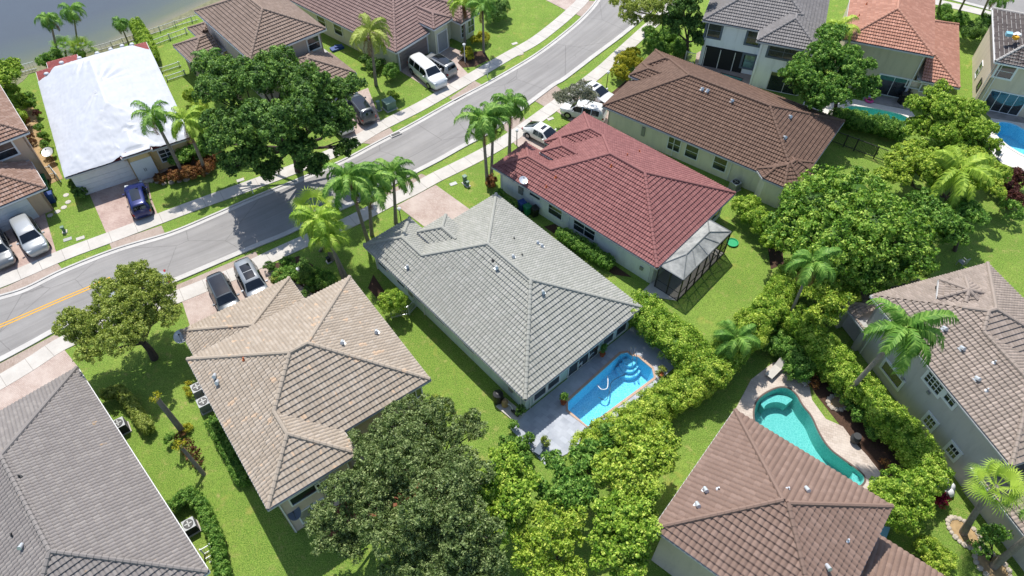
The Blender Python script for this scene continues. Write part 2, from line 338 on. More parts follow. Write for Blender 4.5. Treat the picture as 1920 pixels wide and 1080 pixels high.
class House:
    def __init__(s, name, label, cat, B, A, D, z, roofmat, wallmat, th=.062, st=.082, tw=.25, tc=.38, pitch=.45, capmat=None, frame=None):
        b, a, d = P(*B, z).xy, P(*A, z).xy, P(*D, z).xy
        U, V = a-b, d-b; au, av = math.atan2(U.y, U.x), math.atan2(V.y, V.x)
        s.sg = 1 if ((av-au+math.pi) % (2*math.pi)-math.pi) > 0 else -1
        dv = (av-s.sg*math.pi/2-au+math.pi) % (2*math.pi)-math.pi
        ang = au+dv*V.length/(U.length+V.length) if frame is None else R(frame)
        s.ang = ang; s.o = b; s.u = Vector((math.cos(ang), math.sin(ang))); s.v = Vector((-s.u.y, s.u.x))*s.sg
        s.rm, s.wm, s.th, s.tw, s.tc, s.pitch = roofmat, wallmat, th, tw, tc, pitch
        s.cap = capmat or roofmat; s.st = st
        s.sol = []; s.walls = []; s.e = empty(name, (b.x, b.y, 0), label, cat)
        s.roof = None
    def W(s, u, v, z=0): q = s.o+s.u*u+s.v*v; return Vector((q.x, q.y, z))
    def UV(s, x, y, z): q = P(x, y, z).xy-s.o; return (q.dot(s.u), q.dot(s.v))
    def hit(s, x, y, axis, c):       # pixel ray on wall plane u=c or v=c -> (other, z)
        d = RAY(x, y); n = s.u if axis == 'u' else s.v
        k = (c+s.o.dot(n)-0)/(d.xy.dot(n)); p = Vector((0, 0, CH))+d*k
        o = s.v if axis == 'u' else s.u
        return ((p.xy-s.o).dot(o), p.z)
    def solid(s, poly, z, pitch=None, gable=(), wall=.5, wz=None, zb=0.0, walls=True):
        a = sum(poly[i][0]*poly[(i+1) % len(poly)][1]-poly[(i+1) % len(poly)][0]*poly[i][1] for i in range(len(poly)))
        if a < 0: poly = poly[::-1]; gable = [(len(poly)-2-g) % len(poly) for g in gable]
        p = s.pitch if pitch is None else pitch; E = []
        for i in range(len(poly)):
            q, r = poly[i], poly[(i+1) % len(poly)]; L = math.hypot(r[0]-q[0], r[1]-q[1]); n = (-(r[1]-q[1])/L, (r[0]-q[0])/L)
            g = (n[0], n[1], -(n[0]*q[0]+n[1]*q[1])); E.append((g, i not in gable, q, r))
        s.sol.append(dict(E=E, z=z, p=p, poly=poly))
        if walls:
            wp = poly
            for (g, sl_, q, r) in E:
                wp = clip(wp, (g[0], g[1], g[2]-(wall if sl_ else .02)))
            s.walls.append((wp, (z if wz is None else wz)-.03, zb))
    def zp(s, S_, g): return (g[0]*S_['p'], g[1]*S_['p'], g[2]*S_['p']+S_['z'])
    def face_polys(s, i):
        S_ = s.sol[i]; out = []
        for (g, slp, q, r) in S_['E']:
            if not slp: continue
            f = s.zp(S_, g); poly = list(S_['poly'])
            for (g2, slp2, _, _) in S_['E']:
                if slp2 and g2 is not g:
                    h = s.zp(S_, g2); poly = clip(poly, (h[0]-f[0], h[1]-f[1], h[2]-f[2]))
            if area(poly) < .01: continue
            out.append((g, f, poly, q, r))
        return out
    def over(s, m, f, eps):
        T = s.sol[m]; gs = [(g[0], g[1], g[2]-(0 if sl_ else 0)) for (g, sl_, _, _) in T['E']]
        for (g, sl_, _, _) in T['E']:
            if sl_:
                h = s.zp(T, g); gs.append((h[0]-f[0], h[1]-f[1], h[2]-f[2]-eps))
        return gs
    def make_roof(s, caps=True, under=True):
        bmm = bmesh.new(); uvl = bmm.loops.layers.uv.new('UVMap'); capsegs = []
        for i in range(len(s.sol)):
            S_ = s.sol[i]; p = S_['p']; k = math.sqrt(1+p*p); fps = s.face_polys(i)
            for (g, f, poly, q, r) in fps:
                parts = [poly]
                for m in range(len(s.sol)):
                    if m != i: parts = subtract(parts, s.over(m, f, 1e-4 if m > i else -1e-4))
                ed = Vector((r[0]-q[0], r[1]-q[1])).normalized()
                A3 = (s.u*ed.x+s.v*ed.y).to_3d(); N2 = (s.u*g[0]+s.v*g[1]).to_3d(); B3 = (N2+Vector((0, 0, p)))/k; N3 = A3.cross(B3)
                if N3.z < 0: N3 = -N3
                O = s.W(q[0], q[1], S_['z'])
                for part in parts:
                    ab = [((u-q[0])*ed.x+(v-q[1])*ed.y, ((u-q[0])*g[0]+(v-q[1])*g[1])*k) for u, v in part]
                    s.tile_grid(bmm, uvl, ab, O, A3, B3, N3)
            for x in range(len(fps)):        # hips and ridges
                for y in range(x+1, len(fps)):
                    fx, fy = fps[x][1], fps[y][1]; sh = [pt for pt in fps[x][2] if abs((fx[0]-fy[0])*pt[0]+(fx[1]-fy[1])*pt[1]+fx[2]-fy[2]) < 1e-5]
                    if len(sh) < 2: continue
                    a_, b_ = sh[0], sh[-1]
                    if len(sh) > 2:
                        a_, b_ = max(((m1, m2) for m1 in sh for m2 in sh), key=lambda t: (t[0][0]-t[1][0])**2+(t[0][1]-t[1][1])**2)
                    L = math.hypot(b_[0]-a_[0], b_[1]-a_[1])
                    if L < .2: continue
                    segs = [(0, 1)]
                    za = fx[0]*a_[0]+fx[1]*a_[1]+fx[2]; zb = fx[0]*b_[0]+fx[1]*b_[1]+fx[2]
                    for m in range(len(s.sol)):
                        if m == i: continue
                        T = s.sol[m]; gs = []
                        for (g2, sl_, _, _) in T['E']:
                            ga = g2[0]*a_[0]+g2[1]*a_[1]+g2[2]; gb = g2[0]*b_[0]+g2[1]*b_[1]+g2[2]; gs.append((gb-ga, ga))
                            if sl_:
                                h = s.zp(T, g2); ha = h[0]*a_[0]+h[1]*a_[1]+h[2]-za; hb = h[0]*b_[0]+h[1]*b_[1]+h[2]-zb
                                gs.append((hb-ha, ha+1e-3))
                        segs = seg_sub(segs, gs)
                    for t0, t1 in segs:
                        pa = s.W(a_[0]+(b_[0]-a_[0])*t0, a_[1]+(b_[1]-a_[1])*t0, za+(zb-za)*t0); pb = s.W(a_[0]+(b_[0]-a_[0])*t1, a_[1]+(b_[1]-a_[1])*t1, za+(zb-za)*t1)
                        if (pb-pa).length > .3: capsegs.append((pa, pb) if pa.z <= pb.z else (pb, pa))
        me = bpy.data.meshes.new('roof'); bmm.to_mesh(me); bmm.free(); me.materials.append(s.rm)
        ro = bpy.data.objects.new('roof', me); COL.objects.link(ro); ro.parent = s.e; unp(ro); s.roof = ro
        if caps and capsegs:
            for pa, pb in capsegs:
                mb = MB(); L = (pb-pa).length; n = max(1, round(L/.40)); d = (pb-pa)/n; up = Vector((0, 0, s.th*.7+.03))
                for j in range(n): mb.tube([pa+d*j+up, pa+d*(j+1.06)+up], [.165, .13], 8)
                mb.build('ridge_cap', s.cap, ro)
        mb = MB(); fa = MB(); base = min(S_['z'] for S_ in s.sol)
        for i, S_ in enumerate(s.sol):
            mb.add([s.W(u, v, S_['z']-.035-.006*i) for u, v in S_['poly']], [tuple(range(len(S_['poly'])))])
            for (g, sl_, q, r) in S_['E']:
                segs = [(0, 1)]
                for m, T in enumerate(s.sol):
                    if m == i or T['z'] < S_['z']-.25: continue
                    gs = []
                    for (g2, s2, _, _) in T['E']:
                        ga = g2[0]*q[0]+g2[1]*q[1]+g2[2]; gb = g2[0]*r[0]+g2[1]*r[1]+g2[2]; gs.append((gb-ga, ga+(-.03 if m > i else .03)))
                    if T['z'] > S_['z']+.3:
                        pass
                    segs = seg_sub(segs, gs)
                for t0, t1 in segs:
                    a_ = (q[0]+(r[0]-q[0])*t0, q[1]+(r[1]-q[1])*t0); b_ = (q[0]+(r[0]-q[0])*t1, q[1]+(r[1]-q[1])*t1)
                    L = math.hypot(b_[0]-a_[0], b_[1]-a_[1])
                    if L < .15 or not sl_: continue
                    mid = s.W((a_[0]+b_[0])/2+g[0]*.0, (a_[1]+b_[1])/2+g[1]*.0, S_['z']-.09)
                    dr = s.W(*b_)-s.W(*a_); nn = (s.u*g[0]+s.v*g[1]).to_3d()
                    fa.box(mid-nn*.03, (L+.1, .11, .15), math.atan2(dr.y, dr.x))
        mb.build('soffit', M['soffit'], ro); fa.build('gutter', getattr(s, 'gut', None) or M['fascia'], ro)
        s.make_walls()
        return s
    def tile_grid(s, bmm, uvl, ab, O, A3, B3, N3):
        amin, amax = min(p[0] for p in ab), max(p[0] for p in ab); bmin, bmax = min(p[1] for p in ab), max(p[1] for p in ab)
        da = s.tw/4; a0, a1 = math.floor(amin/da), math.ceil(amax/da); b0, b1 = math.floor(bmin/s.tc+1e-4), math.ceil(bmax/s.tc-1e-4)
        if b1 <= b0 or a1 <= a0: return
        prof = [0, .7, 1, .7] if s.th > 0 else [0, 0, 0, 0]
        tmp = bmesh.new(); rows = []
        for k in range(b0, b1):
            for (bb, hh) in ((k*s.tc, s.st+.012), ((k+1)*s.tc+.004, .012)):
                row = []
                for x in range(a0, a1+1):
                    row.append(tmp.verts.new((x*da, bb, hh+prof[x % 4]*s.th)))
                rows.append(row)
        for r0, r1 in zip(rows, rows[1:]):
            for x in range(len(r0)-1): tmp.faces.new((r0[x], r0[x+1], r1[x+1], r1[x]))
        n = len(ab); sa = sum(ab[i][0]*ab[(i+1) % n][1]-ab[(i+1) % n][0]*ab[i][1] for i in range(n))
        pts = ab if sa > 0 else ab[::-1]
        for i in range(n):
            p, q = pts[i], pts[(i+1) % n]; L = math.hypot(q[0]-p[0], q[1]-p[1])
            if L < 1e-4: continue
            no = ((q[1]-p[1])/L, -(q[0]-p[0])/L)
            bmesh.ops.bisect_plane(tmp, geom=tmp.verts[:]+tmp.edges[:]+tmp.faces[:], dist=1e-5, plane_co=(p[0], p[1], 0), plane_no=(no[0], no[1], 0), clear_outer=True)
        mp = {}
        for v in tmp.verts: c = v.co; mp[v] = bmm.verts.new(O+A3*c.x+B3*c.y+N3*c.z)
        for f in tmp.faces:
            try: nf = bmm.faces.new([mp[v] for v in f.verts])
            except ValueError: continue
            cy = 0
            for l, v in zip(nf.loops, f.verts):
                l[uvl].uv = (v.co.x+500*s.tw, v.co.y+500*s.tc+1e-4)
        tmp.free()
    def make_walls(s):
        mb = MB()
        for i, (poly, z, zb) in enumerate(s.walls):
            n = len(poly)
            for a in range(n):
                q, r = poly[a], poly[(a+1) % n]; segs = [(0, 1)]
                for m, (p2, z2, _) in enumerate(s.walls):
                    if m == i or z2 < z-.3: continue
                    gs = []
                    for b in range(len(p2)):
                        c, d = p2[b], p2[(b+1) % len(p2)]; L = math.hypot(d[0]-c[0], d[1]-c[1]); nn = (-(d[1]-c[1])/L, (d[0]-c[0])/L); cc = -(nn[0]*c[0]+nn[1]*c[1])
                        ga = nn[0]*q[0]+nn[1]*q[1]+cc; gb = nn[0]*r[0]+nn[1]*r[1]+cc; gs.append((gb-ga, ga+(-.01 if m > i else .01)))
                    segs = seg_sub(segs, gs)
                for t0, t1 in segs:
                    A_ = s.W(q[0]+(r[0]-q[0])*t0, q[1]+(r[1]-q[1])*t0); B_ = s.W(q[0]+(r[0]-q[0])*t1, q[1]+(r[1]-q[1])*t1)
                    if (A_-B_).length < .02: continue
                    d = (B_-A_).normalized()*.08; nn = Vector((-d.y, d.x, 0))*s.sg
                    mb.box((A_+B_)/2+nn+Vector((0, 0, (z+zb)/2)), ((B_-A_).length+.0, .16, z-zb), math.atan2(d.y, d.x))
        s.wall = mb.build('wall', s.wm, s.e)
    # axis: 'u' wall plane u=c (normal sign sn), position given by photo pixel of its centre
    def opening(s, axis, c, sn, px, w, h, name='window', frame='white', pane='glass', mull=(1, 1), t=.10, dz=None, depth=.05, label=None):
        if isinstance(px[0], str): o_, z_ = px[1], px[2]
        else: o_, z_ = s.hit(px[0], px[1], axis, c)
        if dz is not None: z_ = dz
        n2 = (s.u if axis == 'u' else s.v)*sn; t2 = s.v if axis == 'u' else s.u
        N = n2.to_3d(); T = t2.to_3d(); Z = Vector((0, 0, 1)); C0 = s.W(c, o_, z_) if axis == 'u' else s.W(o_, c, z_)
        rot = Matrix((T, N, Z)).transposed(); mb = MB()
        for sx in (-1, 1): mb.box(C0+T*sx*(w/2+t/2)+N*.02, (t, .10, h+2*t), rot=rot); 
        for sz in (-1, 1): mb.box(C0+Z*sz*(h/2+t/2)+N*.021, (w, .10, t), rot=rot)
        for k in range(1, mull[0]): mb.box(C0+T*(w*k/mull[0]-w/2)+N*.015, (.05, .06, h), rot=rot)
        for k in range(1, mull[1]): mb.box(C0+Z*(h*k/mull[1]-h/2)+N*.013, (w, .06, .05), rot=rot)
        fr = mb.build(name, M[frame], s.e)
        if label: fr['label'] = label
        pb = MB(); pb.box(C0+N*.005, (w+.02, .04, h+.02), rot=rot); pb.build('pane' if name != 'garage_door' else 'door_panel', M[pane], fr)
        return fr
    def garage(s, axis, c, sn, o_, w=4.9, h=2.15, col='white'):
        n2 = (s.u if axis == 'u' else s.v)*sn; T = (s.v if axis == 'u' else s.u).to_3d(); N = n2.to_3d(); Z = Vector((0, 0, 1))
        C0 = s.W(c, o_, h/2) if axis == 'u' else s.W(o_, c, h/2); rot = Matrix((T, N, Z)).transposed(); mb = MB()
        for k in range(4):
            mb.box(C0+Z*((k+.5)*h/4-h/2)+N*.03, (w, .08, h/4-.02), rot=rot)
            for j in range(8): mb.box(C0+Z*((k+.5)*h/4-h/2)+T*((j+.5)*w/8-w/2)+N*.035, (w/8-.12, .09, h/4-.16), rot=rot)
        g = mb.build('garage_door', M[col], s.e); fb = MB()
        for sx in (-1, 1): fb.box(C0+T*sx*(w/2+.07)+N*.03, (.14, .12, h+.1), rot=rot)
        fb.box(C0+Z*(h/2+.07)+N*.031, (w+.28, .12, .14), rot=rot); fb.build('door_frame', M['white'], g)
    def vent(s, px, z, kind='cap', name='roof_vent', col='white_metal'):
        p = P(px[0], px[1], z); 
        # drop on roof surface
        best = None
        u, v = (p.xy-s.o).dot(s.u), (p.xy-s.o).dot(s.v)
        for it in range(12):
            zr = max((min(s.zp(T, g)[0]*u+s.zp(T, g)[1]*v+s.zp(T, g)[2] for (g, sl_, _, _) in T['E'] if sl_) for T in s.sol if all(g[0]*u+g[1]*v+g[2] > 0 for (g, _, _, _) in T['E'])), default=z)
            p = P(px[0], px[1], zr+.15); u, v = (p.xy-s.o).dot(s.u), (p.xy-s.o).dot(s.v)
        mb = MB(); b = Vector((p.x, p.y, zr))
        if kind == 'cap':
            mb.box(b+Vector((0, 0, .05)), (.34, .34, .06), s.ang); mb.tube([b, b+Vector((0, 0, .24))], .1, 12)
            d = Vector((-SD.x, -.9, .2)).normalized(); mb.tube([b+Vector((0, 0, .2))-d*.12, b+Vector((0, 0, .3))+d*.22], [.11, .13], 12)
        else:
            mb.tube([b-Vector((0, 0, .05)), b+Vector((0, 0, .32))], .05, 10); mb.lathe(b, [(.15, .03), (.12, .09), (.06, .12)], 12)
        mb.build('vent_cap' if kind == 'cap' else 'vent_pipe', M[col], s.roof)

# ------------------------------------------------------------ foliage
LEAF = {
 'dark':   ('304c20', '5a803a', '96b85c'),
 'oak':    ('3a4e28', '6c8248', 'aebc80'),
 'olive':  ('52682a', '98a848', 'c8d078'),
 'grey':   ('5e6454', '888c78', 'acae98'),
 'mango':  ('2e5019', '6f9c34', 'c2d868'),
 'bright': ('3f6a1a', '8cb038', 'd0e068'),
 'lime':   ('4a721c', 'a0bc42', 'dae46c'),
 'mid':    ('335a1c', '66943a', 'a8c862'),
 'yellow': ('6d7a1a', 'a9a82c', 'c9bf3e'),
 'orange': ('57371f', '8a5a36', 'b08a50'),
 'red':    ('551018', '8c1f3c', 'b8365a'),
 'maroon': ('3a1f1e', '5a322e', '7d5040'),
 'brown':  ('3f2618', '6a4630', '8d6b48'),
}
def LM(k): return leaf_mat('leaves_'+k, *LEAF[k], trans=.34)
def leaf_cloud(blobs, leaf=.26, dens=1.7, sub=.34, flat=1.0, core=True, zmin=None, boxy=False):
    """blobs: list of (centre, rx, ry, rz). Returns V, F, attr: leaf quads on many small sub-clumps plus a rough inner mass."""
    Vs, Fs, At = [], [], []; n0 = 0; leaf = max(.1, leaf*LEAF_K)
    for (c, rx, ry, rz) in blobs:
        rm = (rx+ry+rz)/3; a = 4*math.pi*rm*rm; rs = max(.16, min(sub*rm, .75)); ns = max(6, int(a/(math.pi*rs*rs)*1.15))
        d = RNG.normal(size=(ns, 3)); d /= np.linalg.norm(d, axis=1)[:, None]
        d[:, 2] = np.where(d[:, 2] < -.35, -d[:, 2]*.5, d[:, 2])
        if boxy:
            d = d/np.maximum(np.hypot(d[:, 0], d[:, 1]), np.abs(d[:, 2]))[:, None]*.9
            rad = RNG.uniform(.9, 1.02, ns)
        else: rad = RNG.uniform(.72, 1.05, ns)
        sc = np.array([rx, ry, rz]); cen = np.array(c)+d*sc*rad[:, None]; tone = RNG.uniform(-.32, .32, ns)
        per = max(5, int(4*math.pi*rs*rs*.62*dens/(leaf*leaf*.62)))
        N = ns*per; dd = RNG.normal(size=(N, 3)); out = np.repeat(d/np.linalg.norm(d, axis=1)[:, None], per, axis=0)
        dd = dd/np.linalg.norm(dd, axis=1)[:, None]+out*.75+np.array([0, 0, .25]); dd /= np.linalg.norm(dd, axis=1)[:, None]
        pos = np.repeat(cen, per, axis=0)+dd*(rs*(RNG.uniform(.3, 1.4, N) if not core else RNG.uniform(.5, 1.2, N)))[:, None]
        nr = dd+RNG.normal(size=(N, 3))*(.5 if core else .8); nr /= np.linalg.norm(nr, axis=1)[:, None]
        t = np.cross(nr, RNG.normal(size=(N, 3))); t /= np.linalg.norm(t, axis=1)[:, None]; b = np.cross(nr, t)
        L = leaf*RNG.uniform(.6, 1.25, N)[:, None]; wd = L*RNG.uniform(.4, .75, N)[:, None]
        q = np.stack([pos-t*L*.5, pos+b*wd*.5-nr*L*.08, pos+t*L*.5, pos-b*wd*.5-nr*L*.08], 1)
        if zmin is not None: q[:, :, 2] = np.maximum(q[:, :, 2], zmin)
        Vs.append(q.reshape(-1, 3)); Fs.append(np.arange(4*N).reshape(N, 4)+n0); n0 += 4*N
        At.append(np.clip(.5+np.repeat(tone, per)+RNG.normal(size=N)*.22, 0, 1))
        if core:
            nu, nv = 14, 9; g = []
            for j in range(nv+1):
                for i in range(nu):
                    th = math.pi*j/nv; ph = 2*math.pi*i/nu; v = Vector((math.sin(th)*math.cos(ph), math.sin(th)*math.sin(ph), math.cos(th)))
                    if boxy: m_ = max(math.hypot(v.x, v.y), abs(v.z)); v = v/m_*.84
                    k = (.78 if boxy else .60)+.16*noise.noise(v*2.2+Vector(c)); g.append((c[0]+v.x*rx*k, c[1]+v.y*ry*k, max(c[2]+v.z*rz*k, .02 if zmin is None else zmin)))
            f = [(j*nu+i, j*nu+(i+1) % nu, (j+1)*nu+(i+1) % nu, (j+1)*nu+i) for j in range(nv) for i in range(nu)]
            Vs.append(np.array(g)); Fs.append(np.array(f)+n0); n0 += len(g); At.append(np.full(len(f), .12))  # inner mass takes a dark leaf tone: crown shade put into colour
    return np.concatenate(Vs), np.concatenate(Fs), np.concatenate(At)
def px_blob(b, squash=.8):      # (x, y, z, r_px) or (x, y, z, r_px, rz_m)
    c = P(b[0], b[1], b[2]); r = b[3]*PXM(c); return ((c.x, c.y, c.z), r, r, b[4] if len(b) > 4 else r*squash)
def tree(label, blobs, base, kind='oak', leaf=.26, dens=1.6, sub=.3, group=None, cat='tree', name='broadleaf_tree', trunk=True, squash=.75, core=True, tr=.22, bark='bark', split=True):
    bl0 = [px_blob(b, squash) for b in blobs]; bl = []; rs_ = random.Random(len(label)*7+int(base[0]))
    for (c, rx, ry, rz) in bl0:
        if not split: bl.append((c, rx*1.04, ry*1.04, rz*1.04)); continue
        bl.append((c, rx*.62, ry*.62, rz*.66))
        for k in range(5):
            a = k*1.2566+rs_.uniform(-.5, .5); q = rs_.uniform(.45, .85); f = rs_.uniform(.28, .5)
            bl.append(((c[0]+math.cos(a)*rx*q, c[1]+math.sin(a)*ry*q, c[2]+rz*rs_.uniform(-.35, .5)), rx*f, ry*f, rz*f*1.1))
    B = P(*base); e = empty(name, B, label, cat, group)
    V, F, A = leaf_cloud(bl, leaf, dens, sub, core=core, zmin=.15); np_mesh('crown', V, F, LM(kind), e, A)
    if trunk:
        mb = MB(); zc = sum(b[0][2] for b in bl0)/len(bl0); cx = sum(b[0][0] for b in bl0)/len(bl0); cy = sum(b[0][1] for b in bl0)/len(bl0)
        fork = Vector((B.x*.8+cx*.2, B.y*.8+cy*.2, zc*.42)); mb.tube([B-Vector((0, 0, .1)), B.lerp(fork, .5)+Vector((.08, .05, 0)), fork], [tr*1.25, tr, tr*.85], 9)
        for (c, rx, ry, rz) in bl0:
            c = Vector(c); m_ = fork.lerp(c, .55)+Vector((random.uniform(-.3, .3), random.uniform(-.3, .3), -.2)); mb.tube([fork, m_, c+Vector((0, 0, rz*.3))], [tr*.6, tr*.4, tr*.15], 6)
            for k in range(4):
                a = random.uniform(0, 6.3); mb.tube([m_, c+Vector((math.cos(a)*rx*.7, math.sin(a)*ry*.7, rz*.3))], [tr*.28, tr*.08], 5)
        mb.build('trunk', M[bark], e)
    return e
def shrub(label, blobs, kind='mid', leaf=.17, dens=1.8, sub=.3, group=None, cat='shrub', name='shrub', squash=.85, boxy=False, core=True):
    bl = [px_blob(b, squash) for b in blobs]; V, F, A = leaf_cloud(bl, leaf, dens, sub, zmin=.03, boxy=boxy, core=core)
    o = np_mesh(name, V, F, LM(kind), None, A); return tag(o, label, cat, group)
def hedge(label, pts, w, h, kind='bright', leaf=.19, step=None, group=None, name='hedge', jit=.07, z=0, cat='hedge', dens=1.7, sub=.3):
    W_ = [P(*p) if len(p) == 2 else Vector((P(*p).x, P(*p).y, 0)) for p in pts]; bl = []; step = step or w*.36
    for a, b in zip(W_, W_[1:]):
        n = max(1, round((b-a).length/step))
        for k in range(n+(1 if b is W_[-1] else 0)):
            c = a.lerp(b, k/n); r = w/2*random.uniform(1-jit, 1+jit); hh = h*random.uniform(1-jit, 1+jit)
            bl.append(((c.x+random.uniform(-jit, jit)*w, c.y+random.uniform(-jit, jit)*w, hh*.52), r*1.0, r*1.0, hh*.5))
    V, F, A = leaf_cloud(bl, leaf, dens*.62, sub*.85, zmin=.03, boxy=True); o = np_mesh(name, V, F, LM(kind), None, A); return tag(o, label, cat, group)

def frond(V, F, At, c, az, L, lift, droop, nl=26, lw=.055, ll=.55, tone=.5, twist=0.0):
    d = Vector((math.cos(az), math.sin(az), 0)); s_ = Vector((-d.y, d.x, 0)); pts = []; th = lift; p = Vector(c); n = 9
    for i in range(n+1):
        pts.append(p.copy()); t = i/n; p = p+(d*math.cos(th)+Vector((0, 0, math.sin(th))))*(L/n); th -= droop/n*(1+t*.8)
    def at(t):
        x = t*n; i = min(int(x), n-1); return pts[i].lerp(pts[i+1], x-i), (pts[i+1]-pts[i]).normalized()
    for i in range(n):
        r = .035*(1-i/n)+.01; a, b = pts[i], pts[i+1]; k = len(V)
        V += [a-s_*r, a+s_*r, b+s_*r*.8, b-s_*r*.8]; F.append((k, k+1, k+2, k+3)); At.append(.85)
    for i in range(nl):
        t = .12+.88*i/nl; p, tg = at(t); up = tg.cross(s_).normalized(); up = up if up.z > 0 else -up
        l = ll*(math.sin(math.pi*(t*.82+.12))**.6)*random.uniform(.85, 1.1)
        for sd in (-1, 1):
            dr = (s_*sd*.8+tg*.6+up*random.uniform(-.1, .3)).normalized(); m_ = p+dr*l*.42; e = m_+(dr*.7+Vector((0, 0, -1.1))).normalized()*l*random.uniform(.5, .75)
            wv = tg*lw; k = len(V); V += [p-wv, p+wv, m_+wv*1.1, m_-wv*1.1]; F.append((k, k+1, k+2, k+3)); k = len(V)
            V += [m_-wv*1.1, m_+wv*1.1, e+wv*.25, e-wv*.25]; F.append((k, k+1, k+2, k+3)); a = min(1, max(0, tone+random.uniform(-.25, .25))); At += [a, a]
def palm(label, base, top, z, kind='palm', fl=2.6, nf=15, tr=.16, name='palm_tree', group=None, droop=1.7, ll=.6, nl=26, cat='palm', leafk='mid', spread=1.0, bend=.0, wind=None):
    B = P(*base); T = P(top[0], top[1], z); e = empty(name, B, label, cat, group)
    mb = MB(); pts = []; rr = []
    for i in range(9):
        t = i/8; p = B.lerp(T, t); lat = Vector((T.x-B.x, T.y-B.y, 0))*(t*t-t)*bend; pts.append(p+lat-Vector((0, 0, .1 if i == 0 else 0))); rr.append(tr*(1.35-.25*min(1, t*4)-.3*t))
    mb.tube(pts, rr, 9); mb.build('trunk', M['palm_bark'], e)
    V, F, At = [], [], []
    if kind != 'fan':
        mb = MB(); mb.tube([T-Vector((0, 0, .1)), T+Vector((0, 0, .7))], [tr*.9, tr*.45], 8); mb.build('crownshaft', LM('mid') if False else M['shaft'], e)
        for i in range(nf):
            az = 2.4*i+random.uniform(-.3, .3); q = i/nf; lift = 1.25-1.35*q*spread+random.uniform(-.12, .12)
            if wind is not None:
                dx, dy = math.cos(az)+wind[0], math.sin(az)+wind[1]; az = math.atan2(dy, dx)
            frond(V, F, At, T+Vector((0, 0, .45)), az+random.uniform(-.35, .35), fl*random.uniform(.8, 1.15), lift, droop*random.uniform(.7, 1.3), int(nl*1.35), .034*fl/2.6, ll*1.25*random.uniform(.8, 1.15), .35+.35*random.random())
        V2, F2, A2 = [], [], []
        for k in range(2): frond(V2, F2, A2, T+Vector((0, 0, .25)), random.uniform(0, 6.3), fl*.8, -.7, .9, 18, .03, ll*.8, .6)
        np_mesh('dead_fronds', [tuple(v) for v in V2], F2, LM('brown'), e, A2)
    else:
        for i in range(nf):
            az = 2.4*i; q = i/nf; lift = 1.2-1.7*q; st = fl*.55; d = Vector((math.cos(az)*math.cos(lift), math.sin(az)*math.cos(lift), math.sin(lift))); s_ = Vector((-math.sin(az), math.cos(az), 0)); up = s_.cross(d) if s_.cross(d).z > 0 else -s_.cross(d)
            p0 = T+d*.15; p1 = T+d*st; k = len(V); V += [p0-s_*.03, p0+s_*.03, p1+s_*.02, p1-s_*.02]; F.append((k, k+1, k+2, k+3)); At.append(.7)
            tone = .75-.5*q*random.random()
            for j in range(19):
                a = (j/18-.5)*3.9; dr = (d*math.cos(a)+s_*math.sin(a)).normalized(); L = fl*.55*(1-.18*abs(a)/1.8); m_ = p1+dr*L*.6+up*.03; e_ = m_+(dr+Vector((0, 0, -.9))).normalized()*L*random.uniform(.3, .55); w_ = (s_*math.cos(a)-d*math.sin(a))*.021*fl
                k = len(V); V += [p1, p1+dr*L*.3+w_, m_+w_*.8, m_-w_*.8]; F.append((k, k+1, k+2, k+3)); k = len(V); V += [m_-w_*.8, m_+w_*.8, e_+w_*.1, e_-w_*.1]; F.append((k, k+1, k+2, k+3)); At += [tone, tone]
    np_mesh('fronds', [tuple(v) for v in V], F, LM(leafk), e, At)
    return e
M['garage_mauve'] = plain('garage_mauve', '8b7d78', .6)
M['arch_dark'] = plain('arch_entry_grey', '8d9193', .9)  # plain grey for the entry door pane
M['shaft'] = plain('crownshaft_green', '6f8a3c', .6)

# ------------------------------------------------------------ ground, road, pavements
def sheet(name, pts, mat, z, z0=None, kind='structure', label=None, cat=None, parent=None, world=False):
    q = [Vector(p) for p in pts] if world else [P(*p) for p in pts]
    mb = MB(); mb.slab(q, z-.15 if z0 is None else z0, z)
    o = mb.build(name, mat, parent); 
    if not parent: tag(o, label, cat, None, kind)
    return o
def smooth(pts, n=6):
    out = []
    for i in range(len(pts)-1):
        p0 = pts[max(i-1, 0)]; p1 = pts[i]; p2 = pts[i+1]; p3 = pts[min(i+2, len(pts)-1)]
        for k in range(n):
            t = k/n; out.append(.5*((2*p1)+(p2-p0)*t+(2*p0-5*p1+4*p2-p3)*t*t+(3*p1-p0-3*p2+p3)*t**3))
    return out+[pts[-1]]
def band(name, pl, w0, w1, mat, z, zlow=-.1, kind='structure', label=None, cat=None):   # strip between offsets w0..w1 (metres, left positive) of a smoothed line
    L = smooth(pl); vs = []; fs = []
    for i, p in enumerate(L):
        d = (L[min(i+1, len(L)-1)]-L[max(i-1, 0)]).normalized(); n = Vector((-d.y, d.x, 0))
        a, b = p+n*w0, p+n*w1; vs += [(a.x, a.y, zlow), (a.x, a.y, z), (b.x, b.y, z), (b.x, b.y, zlow)]
    for i in range(len(L)-1):
        k = i*4
        for j in range(3): fs.append((k+j, k+j+1, k+5+j, k+4+j))
    mb = MB(); mb.add(vs, fs); return tag(mb.build(name, mat), label, cat, None, kind)
from mathutils.geometry import tessellate_polygon
def holed(name, outer, holes, mat, z, skirt=0.0, **kw):
    loops = [[Vector((p[0], p[1], z)) for p in outer]]+[[Vector((p[0], p[1], z)) for p in h_] for h_ in holes]
    tri = tessellate_polygon(loops); vs = [v for l in loops for v in l]; mb = MB()
    fs = []
    for t in tri:
        a, b, c = [vs[i] for i in t]; fs.append(tuple(t) if (b-a).cross(c-a).z > 0 else tuple(t[::-1]))
    mb.add(vs, fs)
    if skirt:
        for l in loops: 
            n = len(l); mb.add(l+[v-Vector((0, 0, skirt)) for v in l], [(i, (i+1) % n, n+(i+1) % n, n+i) for i in range(n)])
    o = mb.build(name, mat); return tag(o, kind='structure')
